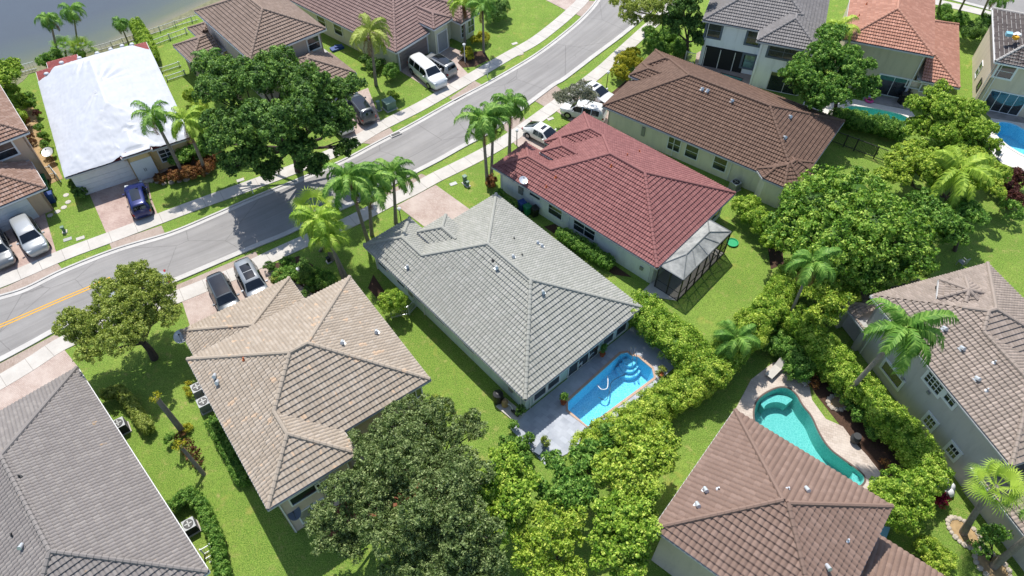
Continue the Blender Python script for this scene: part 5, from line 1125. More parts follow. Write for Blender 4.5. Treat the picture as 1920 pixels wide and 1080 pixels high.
# ------------------------------------------------------------ the tarpaulin
h = TP
def zroof(h, u, v):
    return max((min(s2[0]*u+s2[1]*v+s2[2] for s2 in [h.zp(T, g) for (g, sl_, _, _) in T['E'] if sl_]) for T in h.sol), default=2.8)
V, F = [], []; NU, NV = 120, 84
def umax(v):
    ks = [(-.2, 16.5), (1.2, 16.4), (2.6, 17.3), (4.4, 18.3), (8.8, 18.55), (10, 17.4), (11.4, 16.6)]
    for (a, x), (b, y) in zip(ks, ks[1:]):
        if a <= v <= b: return x+(y-x)*(v-a)/(b-a)
    return 16.6
for j in range(NV+1):
    v = -.1+11.4*j/NV; um = umax(v)+.12*noise.noise(Vector((v*2, 3, 0))); u0 = -.58 if not 5.0 < v < 7.6 else -1.0
    for i in range(NU+1):
        u = u0+(um-u0)*i/NU; uu, vv = min(max(u, -.45), 18.6), min(max(v, .02), 11.15); z = zroof(h, uu, vv) if 4.95 >= v or v >= 7.6 or u > -.45 else 3.25
        z += .19+.05*noise.noise(Vector((u*.9, v*.9, 0)))+.035*noise.noise(Vector((u*2.3, v*6, 4)))+.02*noise.noise(Vector((u*5, v*3, 9)))
        for (cu, cv, a, L, sp) in ((8.5, 5.6, .5, 5, 9), (8.3, 5.6, -2.4, 4, 8), (15.5, 5.4, 3.6, 5, 7), (2, 5.5, 1.5, 3, 12)):
            du, dv = u-cu, v-cv; r = math.hypot(du, dv)
            if .3 < r < L:
                an = math.atan2(dv, du)-a; an = (an+math.pi) % (2*math.pi)-math.pi
                if abs(an) < .55: z += .11*math.sin(an*sp*3)*math.exp(-an*an*8)*min(1, r)*(1-r/L)*1.6
        e_ = min(v+.1, 11.3-v, u-u0, um-u)
        if e_ < .12: z -= (.12-e_)*.6
        V.append(tuple(h.W(u, v, z)))
for j in range(NV):
    for i in range(NU): k = j*(NU+1)+i; F.append((k, k+1, k+NU+2, k+NU+1))
M['tarp'] = plain('tarpaulin', 'b4b7bd', .55, var=.04, scale=1.2)
o = np_mesh('tarpaulin', V, F, M['tarp'], None, None, True); tag(o, 'large white wrinkled tarpaulin covering the red tiled roof', 'tarpaulin')
ORD = ['first', 'second', 'third', 'fourth', 'fifth', 'sixth', 'seventh', 'eighth', 'ninth', 'tenth']
for k, v in enumerate((1.0, 2.7, 4.4, 6.2, 7.6, 8.8, 9.8)):
    u = umax(v)+.05; q = h.W(u, v, zroof(h, min(u, 18.5), v)+.2); mb = MB(); mb.lathe(q, [(.22, 0), (.26, .08), (.2, .17), (.08, .21)], 10)
    tag(mb.build('sandbag', M['tarp'], smooth=True), '%s small white sandbag from the left along the rear edge of the tarpaulin' % ORD[k], 'sandbag', 'sandbags along the tarpaulin edge')

# ------------------------------------------------------------ screened patio enclosure behind the red house
t_ = NT('screen_mesh'); tr = t_.n('BsdfTransparent'); df = t_.n('BsdfDiffuse'); df.inputs[0].default_value = srgb('2a2a29'); mx = t_.n('MixShader'); mx.inputs[0].default_value = .45; t_.l(tr.outputs[0], mx.inputs[1]); t_.l(df.outputs[0], mx.inputs[2]); t_.l(mx.outputs[0], t_.t.nodes['Material Output'].inputs[0]); M['screen'] = t_.m
t_ = NT('translucent_roof'); tr = t_.n('BsdfTransparent'); tr.inputs[0].default_value = (.8, .8, .76, 1); df = t_.n('BsdfDiffuse'); t_.l(t_.ramp(t_.noise(.9, 5, t_.pos(), .7), [(.35, srgb('8d8f8c')), (.65, srgb('c0c0ba'))]), df.inputs[0]); mx = t_.n('MixShader'); mx.inputs[0].default_value = .72; t_.l(tr.outputs[0], mx.inputs[1]); t_.l(df.outputs[0], mx.inputs[2]); t_.l(mx.outputs[0], t_.t.nodes['Material Output'].inputs[0]); M['pan_roof'] = t_.m
h = RD; c1 = h.UV(1281, 525, 2.7); c2 = h.UV(1371, 435, 2.7); uo = (c1[0]+c2[0])/2; v0, v1 = c1[1], c2[1]; e = empty('screen_enclosure', h.W(uo/2, (v0+v1)/2), 'screened patio enclosure with milky hipped roof panels behind the red roofed house', 'enclosure')
zt, zr = 2.7, 3.35; um_ = uo*.5; inn = [h.W(um_, v0+1.9, zr), h.W(um_, v1-1.9, zr)]; A_, B_, C_, D_ = h.W(.1, v0, zt), h.W(uo, v0, zt), h.W(uo, v1, zt), h.W(.1, v1, zt)
mb = MB(); mb.add([A_, B_, C_, D_]+inn, [(0, 1, 4), (1, 2, 5, 4), (2, 3, 5), (3, 0, 4, 5)]); mb.build('roof_panel', M['pan_roof'], e)
def bar(mb, a, b, w=.06): mb.tube([a, b], w, 4)
mb = MB()
for a, b in ((A_, B_), (B_, C_), (C_, D_), (B_, inn[0]), (A_, inn[0]), (C_, inn[1]), (D_, inn[1]), (inn[0], inn[1])): bar(mb, a+Vector((0, 0, .03)), b+Vector((0, 0, .03)), .05)
for k in (1, 2, 3): bar(mb, B_.lerp(C_, k/4)+Vector((0, 0, .03)), inn[0].lerp(inn[1], k/4)+Vector((0, 0, .03)), .04)
mb.build('roof_frame', M['ac'], e)
pts = [h.W(uo, v0+(v1-v0)*k/6) for k in range(7)]+[h.W(uo*.5, v1), h.W(uo*.5, v0), h.W(.05, v0-0.0)]
for p in pts: mb = MB(); mb.box(p+Vector((0, 0, zt/2)), (.09, .09, zt), h.ang); mb.build('post', M['bronze'], e)
for a, b in ((h.W(uo, v0), h.W(uo, v1)), (h.W(.1, v0), h.W(uo, v0)), (h.W(.1, v1), h.W(uo, v1))):
    mb = MB()
    for z in (.08, 1.0, 2.6): bar(mb, a+Vector((0, 0, z)), b+Vector((0, 0, z)), .035)
    mb.build('rail', M['bronze'], e); mb = MB(); mb.add([a+Vector((0, 0, .05)), b+Vector((0, 0, .05)), b+Vector((0, 0, zt)), a+Vector((0, 0, zt))], [(0, 1, 2, 3)]); mb.build('screen', M['screen'], e)
mb = MB(); mb.slab([h.W(.5, v0-1.6), h.W(uo, v0-.0), h.W(uo, v1), h.W(.5, v1)], 0, .06); tag(mb.build('patio', M['walk']), kind='structure')

# ------------------------------------------------------------ street furniture and garden things
def bin_(px, col, label, rz=.5):
    p = P(*px); e = empty('wheelie_bin', p, label, 'bin', rz=rz, group='household bins'); mb = MB(); M3 = Matrix.Rotation(rz, 3, 'Z')
    def q(x, y, z): return p+M3@Vector((x, y, z))
    mb.add([q(-.25, -.25, .03), q(.25, -.25, .03), q(.25, .25, .03), q(-.25, .25, .03), q(-.31, -.33, .98), q(.31, -.33, .98), q(.31, .33, .98), q(-.31, .33, .98)], [(3, 2, 1, 0), (0, 1, 5, 4), (1, 2, 6, 5), (2, 3, 7, 6), (3, 0, 4, 7), (4, 5, 6, 7)]); mb.build('bin_body', M[col], e)
    mb = MB(); mb.add([q(-.34, -.37, .99), q(.34, -.37, .99), q(.34, .37, .99), q(-.34, .37, .99), q(-.3, -.3, 1.09), q(.3, -.3, 1.09), q(.3, .3, 1.06), q(-.3, .3, 1.06)], [(3, 2, 1, 0), (0, 1, 5, 4), (1, 2, 6, 5), (2, 3, 7, 6), (3, 0, 4, 7), (4, 5, 6, 7)]); mb.build('lid', M[col], e)
    for sd in (-1, 1): mb = MB(); mb.tube([q(sd*.3, .3, .12), q(sd*.36, .3, .12)], .12, 10); mb.build('wheel', M['black'], e)
bin_((727, 112), 'black', 'black bin at the left of the trio beside the rose roofed house'); bin_((733, 104), 'blue_bin', 'blue bin beside the rose roofed house'); bin_((741, 112), 'green_bin', 'green bin beside the blue one by the rose roofed house')
bin_((979, 393), 'blue_bin', 'blue bin against the side wall of the red roofed house'); bin_((989, 401), 'green_bin', 'green bin against the side wall of the red roofed house'); bin_((1002, 404), 'black', 'small black bin against the side wall of the red roofed house')
bin_((92, 362), 'green_bin', 'green bin between the peach garage and the tarpaulin house'); bin_((86, 346), 'green_bin', 'dark green bin nearest the picket gate at left'); bin_((100, 378), 'blue_bin', 'blue bin below the green one near the peach garage')
def ac(px, label, s=.8, h=.85, rz=.6, dark=False):
    p = P(*px); e = empty('air_conditioner', p, label, 'air conditioner', 'outdoor cooling units', rz); rot = Matrix.Rotation(rz, 3, 'Z'); mb = MB(); mb.box(p+Vector((0, 0, .05)), (s+.15, s+.15, .1), rz); mb.build('base', M['walk'], e)
    mb = MB(); mb.box(p+Vector((0, 0, h/2+.08)), (s, s, h-.04), rz)
    for k in range(9): mb.box(p+Vector((0, 0, .15+k*(h-.15)/9)), (s+.03, s+.03, .025), rz)
    mb.build('casing', M['ac_dk' if dark else 'ac'], e); mb = MB(); mb.lathe(p+Vector((0, 0, h+.07)), [(s*.42, 0), (s*.42, .04), (s*.40, .05)], 16); mb.build('fan_grille', M['black'], e); mb = MB(); mb.box(p+Vector((0, 0, h+.075)), (s, s, .03), rz); mb.build('top_panel', M['ac_top'], e)
    mb = MB()
    for k in range(4): a = rz+k*math.pi/2; mb.box(p+Vector((math.cos(a)*s*.17, math.sin(a)*s*.17, h+.135)), (s*.3, .08, .01), a)
    mb.build('fan_blades', M['ac'], e)
ac((377, 738), 'upper of two white topped cooling units beside the beige house'); ac((388, 765), 'lower of two white topped cooling units beside the beige house'); ac((232, 806), 'round topped dark cooling unit beside the bottom left house', .8, .9, dark=True)
ac((362, 992), 'cooling unit inside the clipped hedge curve of the bottom left house', .75, .8, dark=True); ac((1376, 355), 'pale cooling unit against the cream wall of the brown roofed house'); ac((971, 368), 'small cooling unit at the corner of the red roofed house', .6, .6)
def cyl_thing(name, px, r, hh, mat, label, cat, prof=None):
    p = P(*px); mb = MB(); mb.lathe(p, prof or [(r, 0), (r*1.05, hh*.9), (r*.8, hh)], 14); return tag(mb.build(name, M[mat], smooth=False), label, cat)
cyl_thing('water_barrel', (934, 752), .38, 1.1, 'black', 'black barrel standing by the side wall of the grey house', 'barrel', [(.34, 0), (.4, .3), (.4, .95), (.36, 1.05), (.12, 1.15)])
def boxy(name, px, size, rz, mat, label, cat, lid=None):
    p = P(*px); mb = MB(); x, y, z = size; mb.box(p+Vector((0, 0, .04)), (x+.2, y+.2, .08), rz); e = empty(name, p, label, cat, rz=0); mb.build('plinth', M['walk'], e); mb = MB(); mb.box(p+Vector((0, 0, z/2+.08)), (x, y, z), rz); mb.build('cabinet', M[mat], e); mb = MB(); mb.box(p+Vector((0, 0, z+.12)), (x+.08, y+.08, .09), rz); mb.build('lid', M[mat], e)
boxy('transformer_box', (731, 203), (1.1, 1.0, .85), .65, 'util', 'green ground transformer box on the lawn left of the rose roofed house', 'utility box')
boxy('utility_pedestal', (711, 207), (.3, .25, 1.0), .65, 'util', 'narrow grey pedestal beside the green transformer box', 'utility box')
boxy('utility_pedestal', (872, 344), (.3, .3, .8), .65, 'util', 'taller green pedestal on the lawn beside the pale driveway', 'utility box'); boxy('utility_pedestal', (877, 349), (.22, .22, .45), .65, 'util', 'shorter green pedestal on the lawn beside the pale driveway', 'utility box')
boxy('utility_pedestal', (617, 491), (.25, .25, .4), .65, 'ac_dk', 'small dark pedestal by the street palms', 'utility box'); boxy('utility_pedestal', (122, 435), (.22, .22, .5), .4, 'util', 'small white topped pedestal on the lawn left of the tarpaulin driveway', 'utility box')
def plate(px, label, sx=.7, sy=.4, rz=.5, mat='walk', n='valve_cover'): p = P(*px); mb = MB(); mb.box(p+Vector((0, 0, .02)), (sx, sy, .05), rz); tag(mb.build(n, M[mat]), label, 'ground cover plate', 'cover plates set in the lawns')
plate((151, 447), 'pale cover plate nearest the tarpaulin house driveway'); plate((127, 449), 'grey worn cover plate on the left lawn', mat='ac'); plate((451, 338), 'cover plate in the lawn below the croton bed'); plate((850, 345), 'round worn plate in the lawn beside the pale driveway', mat='ac'); plate((1032, 223), 'pale plate in the small lawn by the white coupe'); plate((965, 82), 'pale plate in the top lawn'); plate((976, 102), 'brownish plate in the verge at the top', mat='rock')
for k, (x, y) in enumerate([(124, 366), (128, 379), (120, 389), (108, 397), (94, 404)]): p = P(x, y); mb = MB(); mb.lathe(p, [(.26, 0), (.28, .03), (.22, .05)], 7); tag(mb.build('stepping_stone', M['walk']), '%s flat pale stepping stone from the top, in the lawn beside the peach garage' % ORD[k], 'stepping stone', 'stepping stones by the peach garage')
def dish(label, p, r=.42, n=None, mat='white_metal', post=1.0):
    e = empty('satellite_dish', p, label, 'satellite dish'); n = (n or Vector((.1, -.25, .96))).normalized(); q = n.to_track_quat('Z', 'Y').to_matrix(); c = p+Vector((0, 0, post)); mb = MB()
    vs = [c]; N = 18
    for rr in (.5, 1):
        vs += [c+q@Vector((r*rr*math.cos(2*math.pi*k/N), r*rr*1.15*math.sin(2*math.pi*k/N), .09*rr*rr)) for k in range(N)]
    mb.add(vs, [(0, 1+k, 1+(k+1) % N) for k in range(N)]+[(1+k, 1+N+k, 1+N+(k+1) % N, 1+(k+1) % N) for k in range(N)]); mb.build('reflector', M[mat], e)
    mb = MB(); mb.tube([p, c], .03, 6); mb.tube([c-q@Vector((0, r*.9, 0)), c+n*.45], .015, 5); mb.box(c+n*.45, (.08, .08, .1)); mb.build('mast', M['ac_dk'], e)
q = BE.W(15.9, 12.2, 1.9); dish('white satellite dish on the garage corner of the beige house', Vector((q.x, q.y, q.z)), .5, post=.9)
dish('pale satellite dish standing in the bushes beside the tarpaulin house', P(100, 302), .5, post=1.1); q = RD.W(14.6, .1, 2.0); dish('white satellite dish on the eave of the red roofed house', q, .38, post=1.3)
q = BE.W(-1.55, 11.3, 2.4); dish('blue grey satellite dish on the rear wall of the beige house', q, .42, mat='slate', post=.3); dish('small white dish beside the wall of the rose roofed house', P(663, 80), .3, post=1.8)
def lamp(px, hh, label, cat='lamp post', name='lamp_post', mat='white', top=True):
    p = P(*px); e = empty(name, p, label, cat); mb = MB(); mb.tube([p, p+Vector((0, 0, hh))], [.05, .04], 8); mb.build('post', M[mat], e); mb = MB()
    if top: mb.lathe(p+Vector((0, 0, hh)), [(.05, 0), (.14, .08), (.15, .25), (.18, .28), (.03, .4)], 8); mb.build('lantern', M['white'], e)
    else: mb.box(p+Vector((0, 0, hh-.1)), (.45, .05, .3), .7); mb.build('sign_plate', M['white'], e)
lamp((753, 420), 1.7, 'dark garden lamp post on the lawn by the grey house', mat='bronze'); lamp((570, 535), 1.9, 'white garden lamp post in the shrub bed by the silver crossover'); lamp((872, 118), 2.1, 'white lamp post on the lawn of the rose roofed house'); lamp((914, 145), 1.6, 'thin white sign post in the verge', 'sign', 'sign_post', top=False); lamp((969, 273), 1.7, 'dark lamp post between the palms of the red roofed house', mat='bronze')
lamp((475, 363), 1.4, 'thin white sign post in the verge below the tarpaulin lawn', 'sign', 'sign_post', top=False); lamp((1137, 165), 1.8, 'dark lamp post beside the flowering shrub', mat='bronze')
def fence(pts, hh, mat, label, gap=.14, name='fence', rail=True, pk=.03, posts=2.0):
    Wp = [P(*p) for p in pts]; e = empty(name, Wp[0], label, 'fence'); mb = MB(); ps = MB()
    for a, b in zip(Wp, Wp[1:]):
        L = (b-a).length; ang = math.atan2(b.y-a.y, b.x-a.x); m_ = (a+b)/2
        if gap:
            n = max(1, int(L/gap))
            for k in range(n): mb.box(a.lerp(b, (k+.5)/n)+Vector((0, 0, hh/2)), (pk, pk, hh), ang)
        for z in (hh*.95, hh*.15): mb.box(m_+Vector((0, 0, z)), (L, .05, .06), ang)
        for k in range(int(L/posts)+1):
            ps = MB(); ps.box(a.lerp(b, min(1, k*posts/L))+Vector((0, 0, hh/2+.03)), (.09, .09, hh+.06), ang); ps.build('post', M[mat], e)
    mb.build('panel', M[mat], e)
fence([(-10, 148), (40, 138), (70, 130)], 1.0, 'white_metal', 'white rail fence along the lake at the far left', gap=.3); fence([(178, 98), (232, 82), (270, 70), (330, 50), (372, 38)], .7, 'fascia', 'white rail fence along the lake above the tarpaulin house', gap=.5)
fence([(288, 86), (320, 74), (353, 62)], .7, 'fascia', 'white fence between the two lakeside gardens', gap=.5); fence([(304, 136), (340, 124)], .6, 'white_metal', 'upper short white fence across the side lawn'); fence([(314, 152), (350, 140)], .6, 'white_metal', 'lower short white fence across the side lawn')
fence([(72, 336), (103, 327), (116, 343)], 1.1, 'white_metal', 'white picket gate across the sandy side path', gap=.13); fence([(735, 597), (768, 590), (782, 574)], 1.1, 'white_metal', 'white picket fence between the beige and grey houses', gap=.13); fence([(1544, 262), (1600, 283), (1655, 304)], 1.5, 'fence_dk', 'dark metal fence behind the brown roofed house', gap=.13); fence([(1283, 118), (1300, 122)], 1.5, 'white_metal', 'short white gate beside the white two storey house', gap=.13)
fence([(384, 1040), (401, 1030), (407, 1048), (394, 1056)], .9, 'white', 'low white fence around the equipment at the bottom left', gap=.2); fence([(30, 262), (44, 280), (50, 300)], 1.3, 'white_metal', 'grey side gate beside the peach house wall', gap=.13)
def chair(px, rz, label, mat='white', name='garden_chair'):
    p = P(*px, .05); e = empty(name, p, label, 'chair', rz=rz); rot = Matrix.Rotation(rz, 3, 'Z')
    def B_(n, c, sz): mb = MB(); mb.box(p+rot@Vector(c), sz, rz); mb.build(n, M[mat], e)
    B_('seat', (0, 0, .45), (.55, .52, .05)); B_('backrest', (-.27, 0, .78), (.05, .52, .6))
    for x in (-.24, .24):
        for y in (-.24, .24): B_('leg', (x, y, .22), (.05, .05, .44))
    for y in (-.27, .27): B_('armrest', (0, y, .66), (.5, .05, .04))
chair((1082, 687), .8, 'left white armchair on the covered patio of the grey house'); chair((1103, 669), .8, 'right white armchair on the covered patio of the grey house'); chair((1800, 498), 2.0, 'lone grey chair on the right lawn', 'ac'); chair((1868, 296), .4, 'grey folding chair on the white deck by the corner pool', 'slate')
def lounger(px, rz, label):
    p = P(*px, .05); e = empty('sun_lounger', p, label, 'sun lounger', 'loungers at the freeform pool', rz); rot = Matrix.Rotation(rz, 3, 'Z'); mb = MB(); mb.box(p+rot@Vector((.3, 0, .34)), (1.3, .62, .06), rz); mb.build('seat', M['walk'], e)
    r2 = rot@Matrix.Rotation(-.7, 3, 'Y').transposed() if False else rot@Matrix.Rotation(.7, 3, 'Y'); mb = MB(); mb.box(p+rot@Vector((-.58, 0, .55)), (.72, .62, .06), rot=r2); mb.build('backrest', M['walk'], e)
    for x in (-.3, .85):
        for y in (-.26, .26): mb = MB(); mb.box(p+rot@Vector((x, y, .17)), (.05, .05, .34), rz); mb.build('leg', M['white_metal'], e)
lounger((1452, 697), -2.4, 'left sun lounger at the head of the freeform pool'); lounger((1494, 708), -.95, 'right sun lounger at the head of the freeform pool')
p = P(1472, 692, .05); e = empty('side_table', p, 'small square table between the two sun loungers', 'table'); mb = MB(); mb.box(p+Vector((0, 0, .42)), (.5, .5, .04), .7); mb.build('table_top', M['white_metal'], e)
for x in (-.2, .2):
    for y in (-.2, .2): mb = MB(); mb.box(p+Vector((x, y, .2)), (.04, .04, .4)); mb.build('leg', M['white_metal'], e)
def pot(px, label, kind='mid', r=.22, hh=.35, ph=.8, pr=.25, mat='terracotta'):
    p = P(*px, .05); e = empty('potted_plant', p, label, 'potted plant'); mb = MB(); mb.lathe(p, [(r*.7, 0), (r, hh*.9), (r*1.1, hh), (r*.95, hh), (r*.9, hh*.85)], 14); mb.build('pot', M[mat], e)
    V, F, A = leaf_cloud([((p.x, p.y, p.z+hh+ph*.45), pr, pr, ph*.55)], .12, 1.6, .4, core=False); np_mesh('plant', V, F, LM(kind), e, A)
pot((1056, 757), 'tall slim cypress in terracotta pot at the pool corner', 'mid', ph=1.3, pr=.16); pot((1129, 667), 'slim plant in terracotta pot beside the patio pillar', 'dark', ph=1.2, pr=.14); pot((1238, 705), 'bushy potted plant at the far corner of the long blue pool', 'olive', ph=.5, pr=.35); pot((992, 832), 'potted shrub on the lower edge of the slate deck', 'mid', ph=.9, pr=.3, mat='slate'); pot((1022, 838), 'potted olive on the slate deck beside the low table', 'olive', ph=.9, pr=.25, mat='slate')
cyl_thing('stone_urn', (1600, 828), .3, .8, 'ac_dk', 'dark glazed urn beside the freeform pool deck', 'urn', [(.18, 0), (.34, .3), (.36, .55), (.22, .75), (.28, .85)])
# pool rail, hose, cleaner
p = P(1184, 664, .08); e = empty('pool_handrail', p, 'steel handrail at the steps of the long blue pool', 'handrail')
for k in (-.16, .16): mb = MB(); a = p+Vector((k, 0, 0)); mb.tube([a, a+Vector((0, .05, .9)), a+Vector((.02, -.15, 1.0)), a+Vector((.1, -.9, .5)), a+Vector((.12, -1.0, -.4))], .028, 6); mb.build('rail', M['metal'], e)
mb = MB(); L_ = [P(x, y, -.08) for x, y in [(1120, 722), (1128, 730), (1138, 728), (1140, 716), (1139, 705)]]; mb.tube(smooth(L_, 5), .035, 6); tag(mb.build('pool_hose', M['white']), 'curled white hose floating in the long blue pool', 'hose')
mb = MB(); L_ = [P(x, y, -.9) for x, y in [(1122, 745), (1136, 750), (1143, 735), (1148, 715), (1175, 700), (1186, 690)]]; mb.tube(smooth(L_, 5), .03, 6); mb.box(P(1180, 698, -1.1), (.45, .4, .25), .5); tag(mb.build('pool_cleaner', M['slate']), 'dark cleaner hose under water in the long blue pool', 'pool cleaner')
# odds and ends
def disc(name, px, r, mat, label, cat, z=.02, hh=.14):
    p = P(*px, z); mb = MB(); N = 20; mb.lathe(p, [(r, 0), (r*1.05, hh), (r*.95, hh), (r*.85, hh*.4)], N); return tag(mb.build(name, M[mat]), label, cat)
M['kid_green'] = plain('kid_green', '1d9a62', .4); M['pink'] = plain('pink_float', 'c43c86', .4); M['aqua'] = plain('aqua', '7fb2c4', .4)
disc('paddling_pool', (1373, 456), .5, 'kid_green', 'green round toy pool on the lawn behind the red roofed house', 'toy pool')
def ring(name, px, r, t, mat, label, cat, z=.1):
    c = P(*px, z); mb = MB(); L_ = [c+Vector((r*math.cos(k*math.pi/10), r*math.sin(k*math.pi/10), 0)) for k in range(21)]; mb.tube(L_, t, 8); tag(mb.build(name, M[mat], smooth=True), label, cat)
ring('pool_float', (1630, 188), .35, .12, 'pink', 'pink inflatable ring on the dark patio', 'pool float', .17); ring('pool_float', (1632, 178), .5, .12, 'aqua', 'pale blue inflatable ring on the dark patio', 'pool float', .17)
p = P(1693, 192, .05); e = empty('barbecue_grill', p, 'covered black barbecue grill on the dark patio of the orange roofed house', 'grill'); mb = MB(); mb.box(p+Vector((0, 0, .45)), (1.1, .6, .9), .3); mb.build('cabinet', M['black'], e); mb = MB(); mb.tube([p+Vector((-.5, .1, .95)), p+Vector((.5, -.1, .95))], .3, 12); mb.build('hood', M['black'], e)
for k, (x, y, lb) in enumerate([(1885, 196, 'dark sofa on the patio of the charcoal roofed house'), (1330, 112, 'dark cushioned chair under the patio of the white house'), (1365, 108, 'wicker egg chair under the patio of the white house')]):
    p = P(x, y, .05); e = empty('patio_seat', p, lb, 'patio seat'); m_ = ['slate', 'ac_dk', 'soil'][k]
    mb = MB(); mb.box(p+Vector((0, 0, .22)), (1.2 if k == 0 else .7, .7, .4), .35); mb.build('seat', M[m_], e); mb = MB(); mb.box(p+Vector((.1, .32, .6)), (1.2 if k == 0 else .7, .16, .5), .35); mb.build('backrest', M[m_], e)
def stones(label, c, rx, ry, rz, n, mulch=True):
    cc = P(*c); e = empty('stone_ring', cc, label, 'stone ring')
    if mulch: mb = MB(); mb.slab([cc+Vector((math.cos(t)*rx*math.cos(rz)-math.sin(t)*ry*math.sin(rz), math.cos(t)*rx*math.sin(rz)+math.sin(t)*ry*math.cos(rz), 0)) for t in [k*math.pi/12 for k in range(24)]], 0, .03); mb.build('mulch', M['soil'], e)
    for k in range(n):
        t = 2*math.pi*k/n; q = cc+Vector((math.cos(t)*rx*math.cos(rz)-math.sin(t)*ry*math.sin(rz), math.cos(t)*rx*math.sin(rz)+math.sin(t)*ry*math.cos(rz), 0)); s_ = random.uniform(.14, .2); mb = MB(); mb.lathe(q, [(s_, 0), (s_*1.1, s_*.5), (s_*.6, s_*.9)], 6); mb.build('stone', M['rock'], e)
stones('oval ring of pale stones around the fan palm', (1808, 1000), 1.15, .75, -1.0, 22); stones('ring of dark stones around the leaning palm trunk', (1860, 1062), 1.1, .8, -.9, 16); stones('small stone edged bed at the foot of the leaning coconut palm', (1572, 755), .8, .6, .3, 14)
for k, (x, y) in enumerate([(250, 352), (258, 349), (267, 346), (276, 342), (285, 340), (295, 342), (308, 345), (322, 343), (337, 340), (350, 337)]):
    p = P(x, y); s_ = random.uniform(.2, .32); mb = MB(); mb.lathe(p, [(s_, 0), (s_*1.1, s_*.5), (s_*.55, s_*.85)], 6); tag(mb.build('border_stone', M['rock']), '%s rough edging stone from the blue car, along the croton bed' % ORD[k], 'stone', 'stones edging the croton bed')
def stump(label, base, top, z, r=.16):
    B = P(*base); T = P(*top, z); e = empty('dead_palm', B, label, 'dead palm'); mb = MB(); mb.tube([B-Vector((0, 0, .1)), B.lerp(T, .5), T], [r*1.2, r, r*.8], 9); mb.build('trunk', M['palm_bark'], e); V, F, A = leaf_cloud([((T.x, T.y, T.z+.1), .3, .3, .25)], .2, 1, .5, core=False); np_mesh('tuft', V, F, LM('yellow'), e, A)
stump('leaning bare palm trunk with yellow tip on the left lawn', (345, 812), (293, 746), 4.6, .2); stump('short dead trunk lying among brown fronds', (383, 890), (338, 836), 3.0, .13)
shrub('rusty dead fronds and bromeliads around the short dead trunk', [(350, 838, .6, 13), (362, 852, .5, 12), (340, 820, .5, 10), (372, 870, .4, 8)], 'brown', leaf=.28, dens=.8, core=False); shrub('small green bush left of the brown bromeliads', [(318, 822, .6, 9)], 'mid', leaf=.14)
shrub('small orange yellow croton at the foot of the bare palm trunk', [(345, 805, .4, 7), (353, 800, .3, 5)], 'yellow', leaf=.14, core=False)
# white garden sculpture, roof bundle
p = P(1765, 915); mb = MB()
for k in range(6): a = k*1.05; mb.lathe(p+Vector((math.cos(a)*.5, math.sin(a)*.5, 0)), [(.3, 0), (.36, .25), (.2, .5), (.05, .6)], 8)
mb.lathe(p, [(.3, 0), (.2, .6), (.35, .7), (.05, .8)], 10); tag(mb.build('shell_planter', M['white'], smooth=True), 'white scalloped shell planter at the end of the long clipped hedge', 'planter')
q = P(1905, 66, 7.2); mb = MB(); mb.box(q, (.9, .5, .3), .4); mb.box(q+Vector((-.6, .2, 0)), (.6, .5, .32), -.3, 1); mb.box(q+Vector((-.2, -.4, 0)), (.4, .5, .3), .2, 2); tag(mb.build('roofing_bundle', [M['white'], M['aqua'], M['yellow']]), 'white and yellow bundle left lying on the charcoal roof', 'bundle')
p = P(1668, 845); mb = MB(); mb.tube([p, p+Vector((0, 0, .5)), p+Vector((.1, 0, .9)), p+Vector((.3, .05, 1.15))], [.05, .16, .1, .03], 8); tag(mb.build('heron_statue', M['ac_dk'], smooth=True), 'slender dark garden bird statue in the bed by the long hedge', 'statue')
mb = MB(); p = P(1014, 842, .1); e = empty('bench', p, 'low dark bench at the lower edge of the slate deck', 'bench'); mb.box(p+Vector((0, 0, .35)), (.5, 1.2, .08), -.6); mb.build('seat', M['slate'], e)
for k in (-.45, .45): mb = MB(); mb.box(p+Vector((k*math.sin(.6), k*math.cos(.6), .16)), (.45, .08, .32), -.6); mb.build('leg', M['slate'], e)
p = P(957, 770); mb = MB(); mb.box(p+Vector((0, 0, .25)), (1.5, .7, .5), -.75); e = empty('pool_pump', p, 'pool pump equipment on a slab by the grey house corner', 'pool pump'); mb = MB(); mb.box(p+Vector((0, 0, .05)), (2.0, 1.0, .1), -.75); mb.build('slab', M['walk'], e); mb = MB(); mb.lathe(p+Vector((-.4, .4, .1)), [(.25, 0), (.25, .5), (.12, .7)], 12); mb.build('filter_tank', M['soil'], e); mb = MB(); mb.tube([p+Vector((.1, -.1, .3)), p+Vector((.6, -.6, .3))], .13, 10); mb.build('motor', M['black'], e); mb = MB(); mb.tube([p+Vector((-.4, .4, .5)), p+Vector((0, .1, .6)), p+Vector((.3, -.3, .3))], .03, 6); mb.build('pipe', M['white'], e)
for px, lb in [((632, 92), 'blue folded plastic sheet beside the rose roofed house wall')]:
    p = P(*px); mb = MB(); mb.box(p+Vector((0, 0, .12)), (1.5, .8, .22), .6); mb.box(p+Vector((.2, .1, .3)), (.9, .5, .16), .2); tag(mb.build('plastic_sheet', M['blue_bin']), lb, 'plastic sheet')

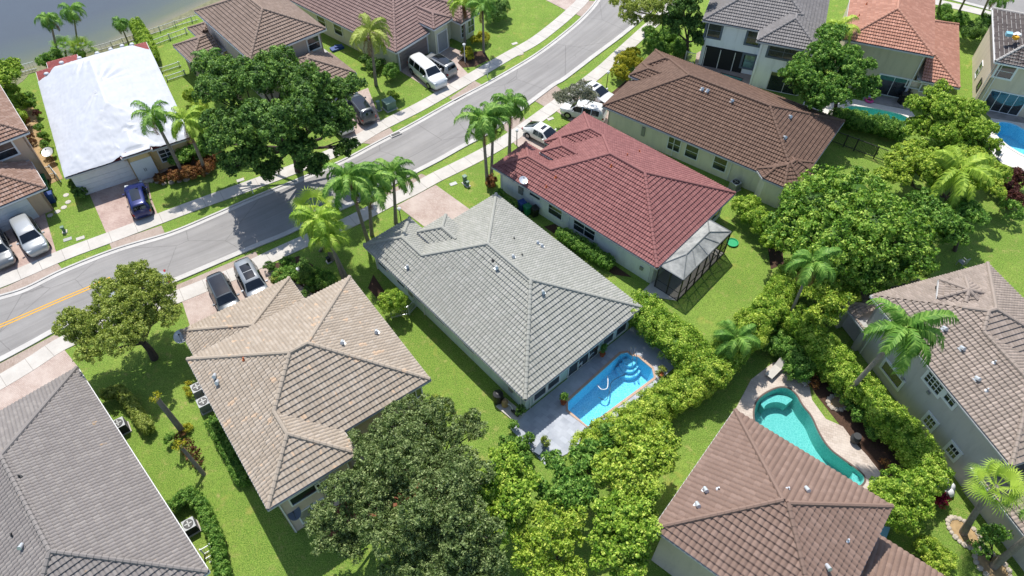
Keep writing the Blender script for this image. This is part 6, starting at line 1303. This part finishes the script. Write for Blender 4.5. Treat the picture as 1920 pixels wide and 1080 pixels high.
# downpipes, meter boxes, storm drain, parked oddments
def downpipe(h, u, v, z=2.75, col='white'):
    mb = MB(); q = h.W(u, v); mb.tube([q+Vector((0, 0, .1)), q+Vector((0, 0, z))], .045, 6); mb.build('downpipe', M[col], h.e)
for h_, pts in ((GR, [(.9, .42), (.42, .9), (12.5, .42), (19.1, .42)]), (RD, [(.8, .42), (.42, 1.1), (9.5, .42), (17.6, .42)]), (BN, [(8.0, .42), (14.0, .42)])):
    for u_, v_ in pts: downpipe(h_, u_, v_)
for h_, pts in ((RG, [(-1.2, .42), (10.6, .42)]), (BE, [(-1.48, 7.2), (-1.48, 11.8), (.42, 1.0)]), (OR, [(8.0, .42), (.7, .42)]), (FR, [(.9, .42), (.42, .9)]), (WG, [(.7, .42), (6.7, -1.68)])):
    for u_, v_ in pts: downpipe(h_, u_, v_, 5.4)
def meter(h, u, v, z, nrm, sz=(.4, .5)):
    mb = MB(); q = h.W(u, v, z); mb.box(q, (sz[0], .16, sz[1]), h.ang if nrm == 'v' else h.ang+math.pi/2); mb.build('meter_box', M['ac'], h.e)
meter(GR, 2.0, .44, 1.3, 'v'); meter(GR, 14.2, .44, 1.4, 'v', (.5, .8)); meter(RD, 1.6, .44, 1.2, 'v', (.3, .35)); meter(RD, 15.2, .44, 1.5, 'v', (.5, .8)); meter(BN, 4.6, .44, 1.5, 'v', (.35, 1.0)); meter(RG, 4.6, .44, 3.4, 'v', (.25, .2)); meter(RG, 2.6, .44, 2.2, 'v', (.25, .2))
p = P(742, 253); e = empty('storm_drain', p, 'dark storm drain in the kerb opposite the green transformer box', 'storm drain'); mb = MB(); mb.box(p+Vector((0, 0, .06)), (1.2, .5, .12), .62); mb.build('frame', M['kerb'], e); mb = MB(); mb.box(p+Vector((0, 0, .065)), (.95, .34, .13), .62); mb.build('grate', M['black'], e)
p = P(1655, 1000, 0); mb = MB(); mb.slab([P(*q) for q in [(1640, 985), (1668, 990), (1660, 1012), (1636, 1004)]], 0, .12); 
tag(mb.build('water_feature', M['aqua']), 'small teal water basin in the shade beside the mauve brown roof', 'basin')
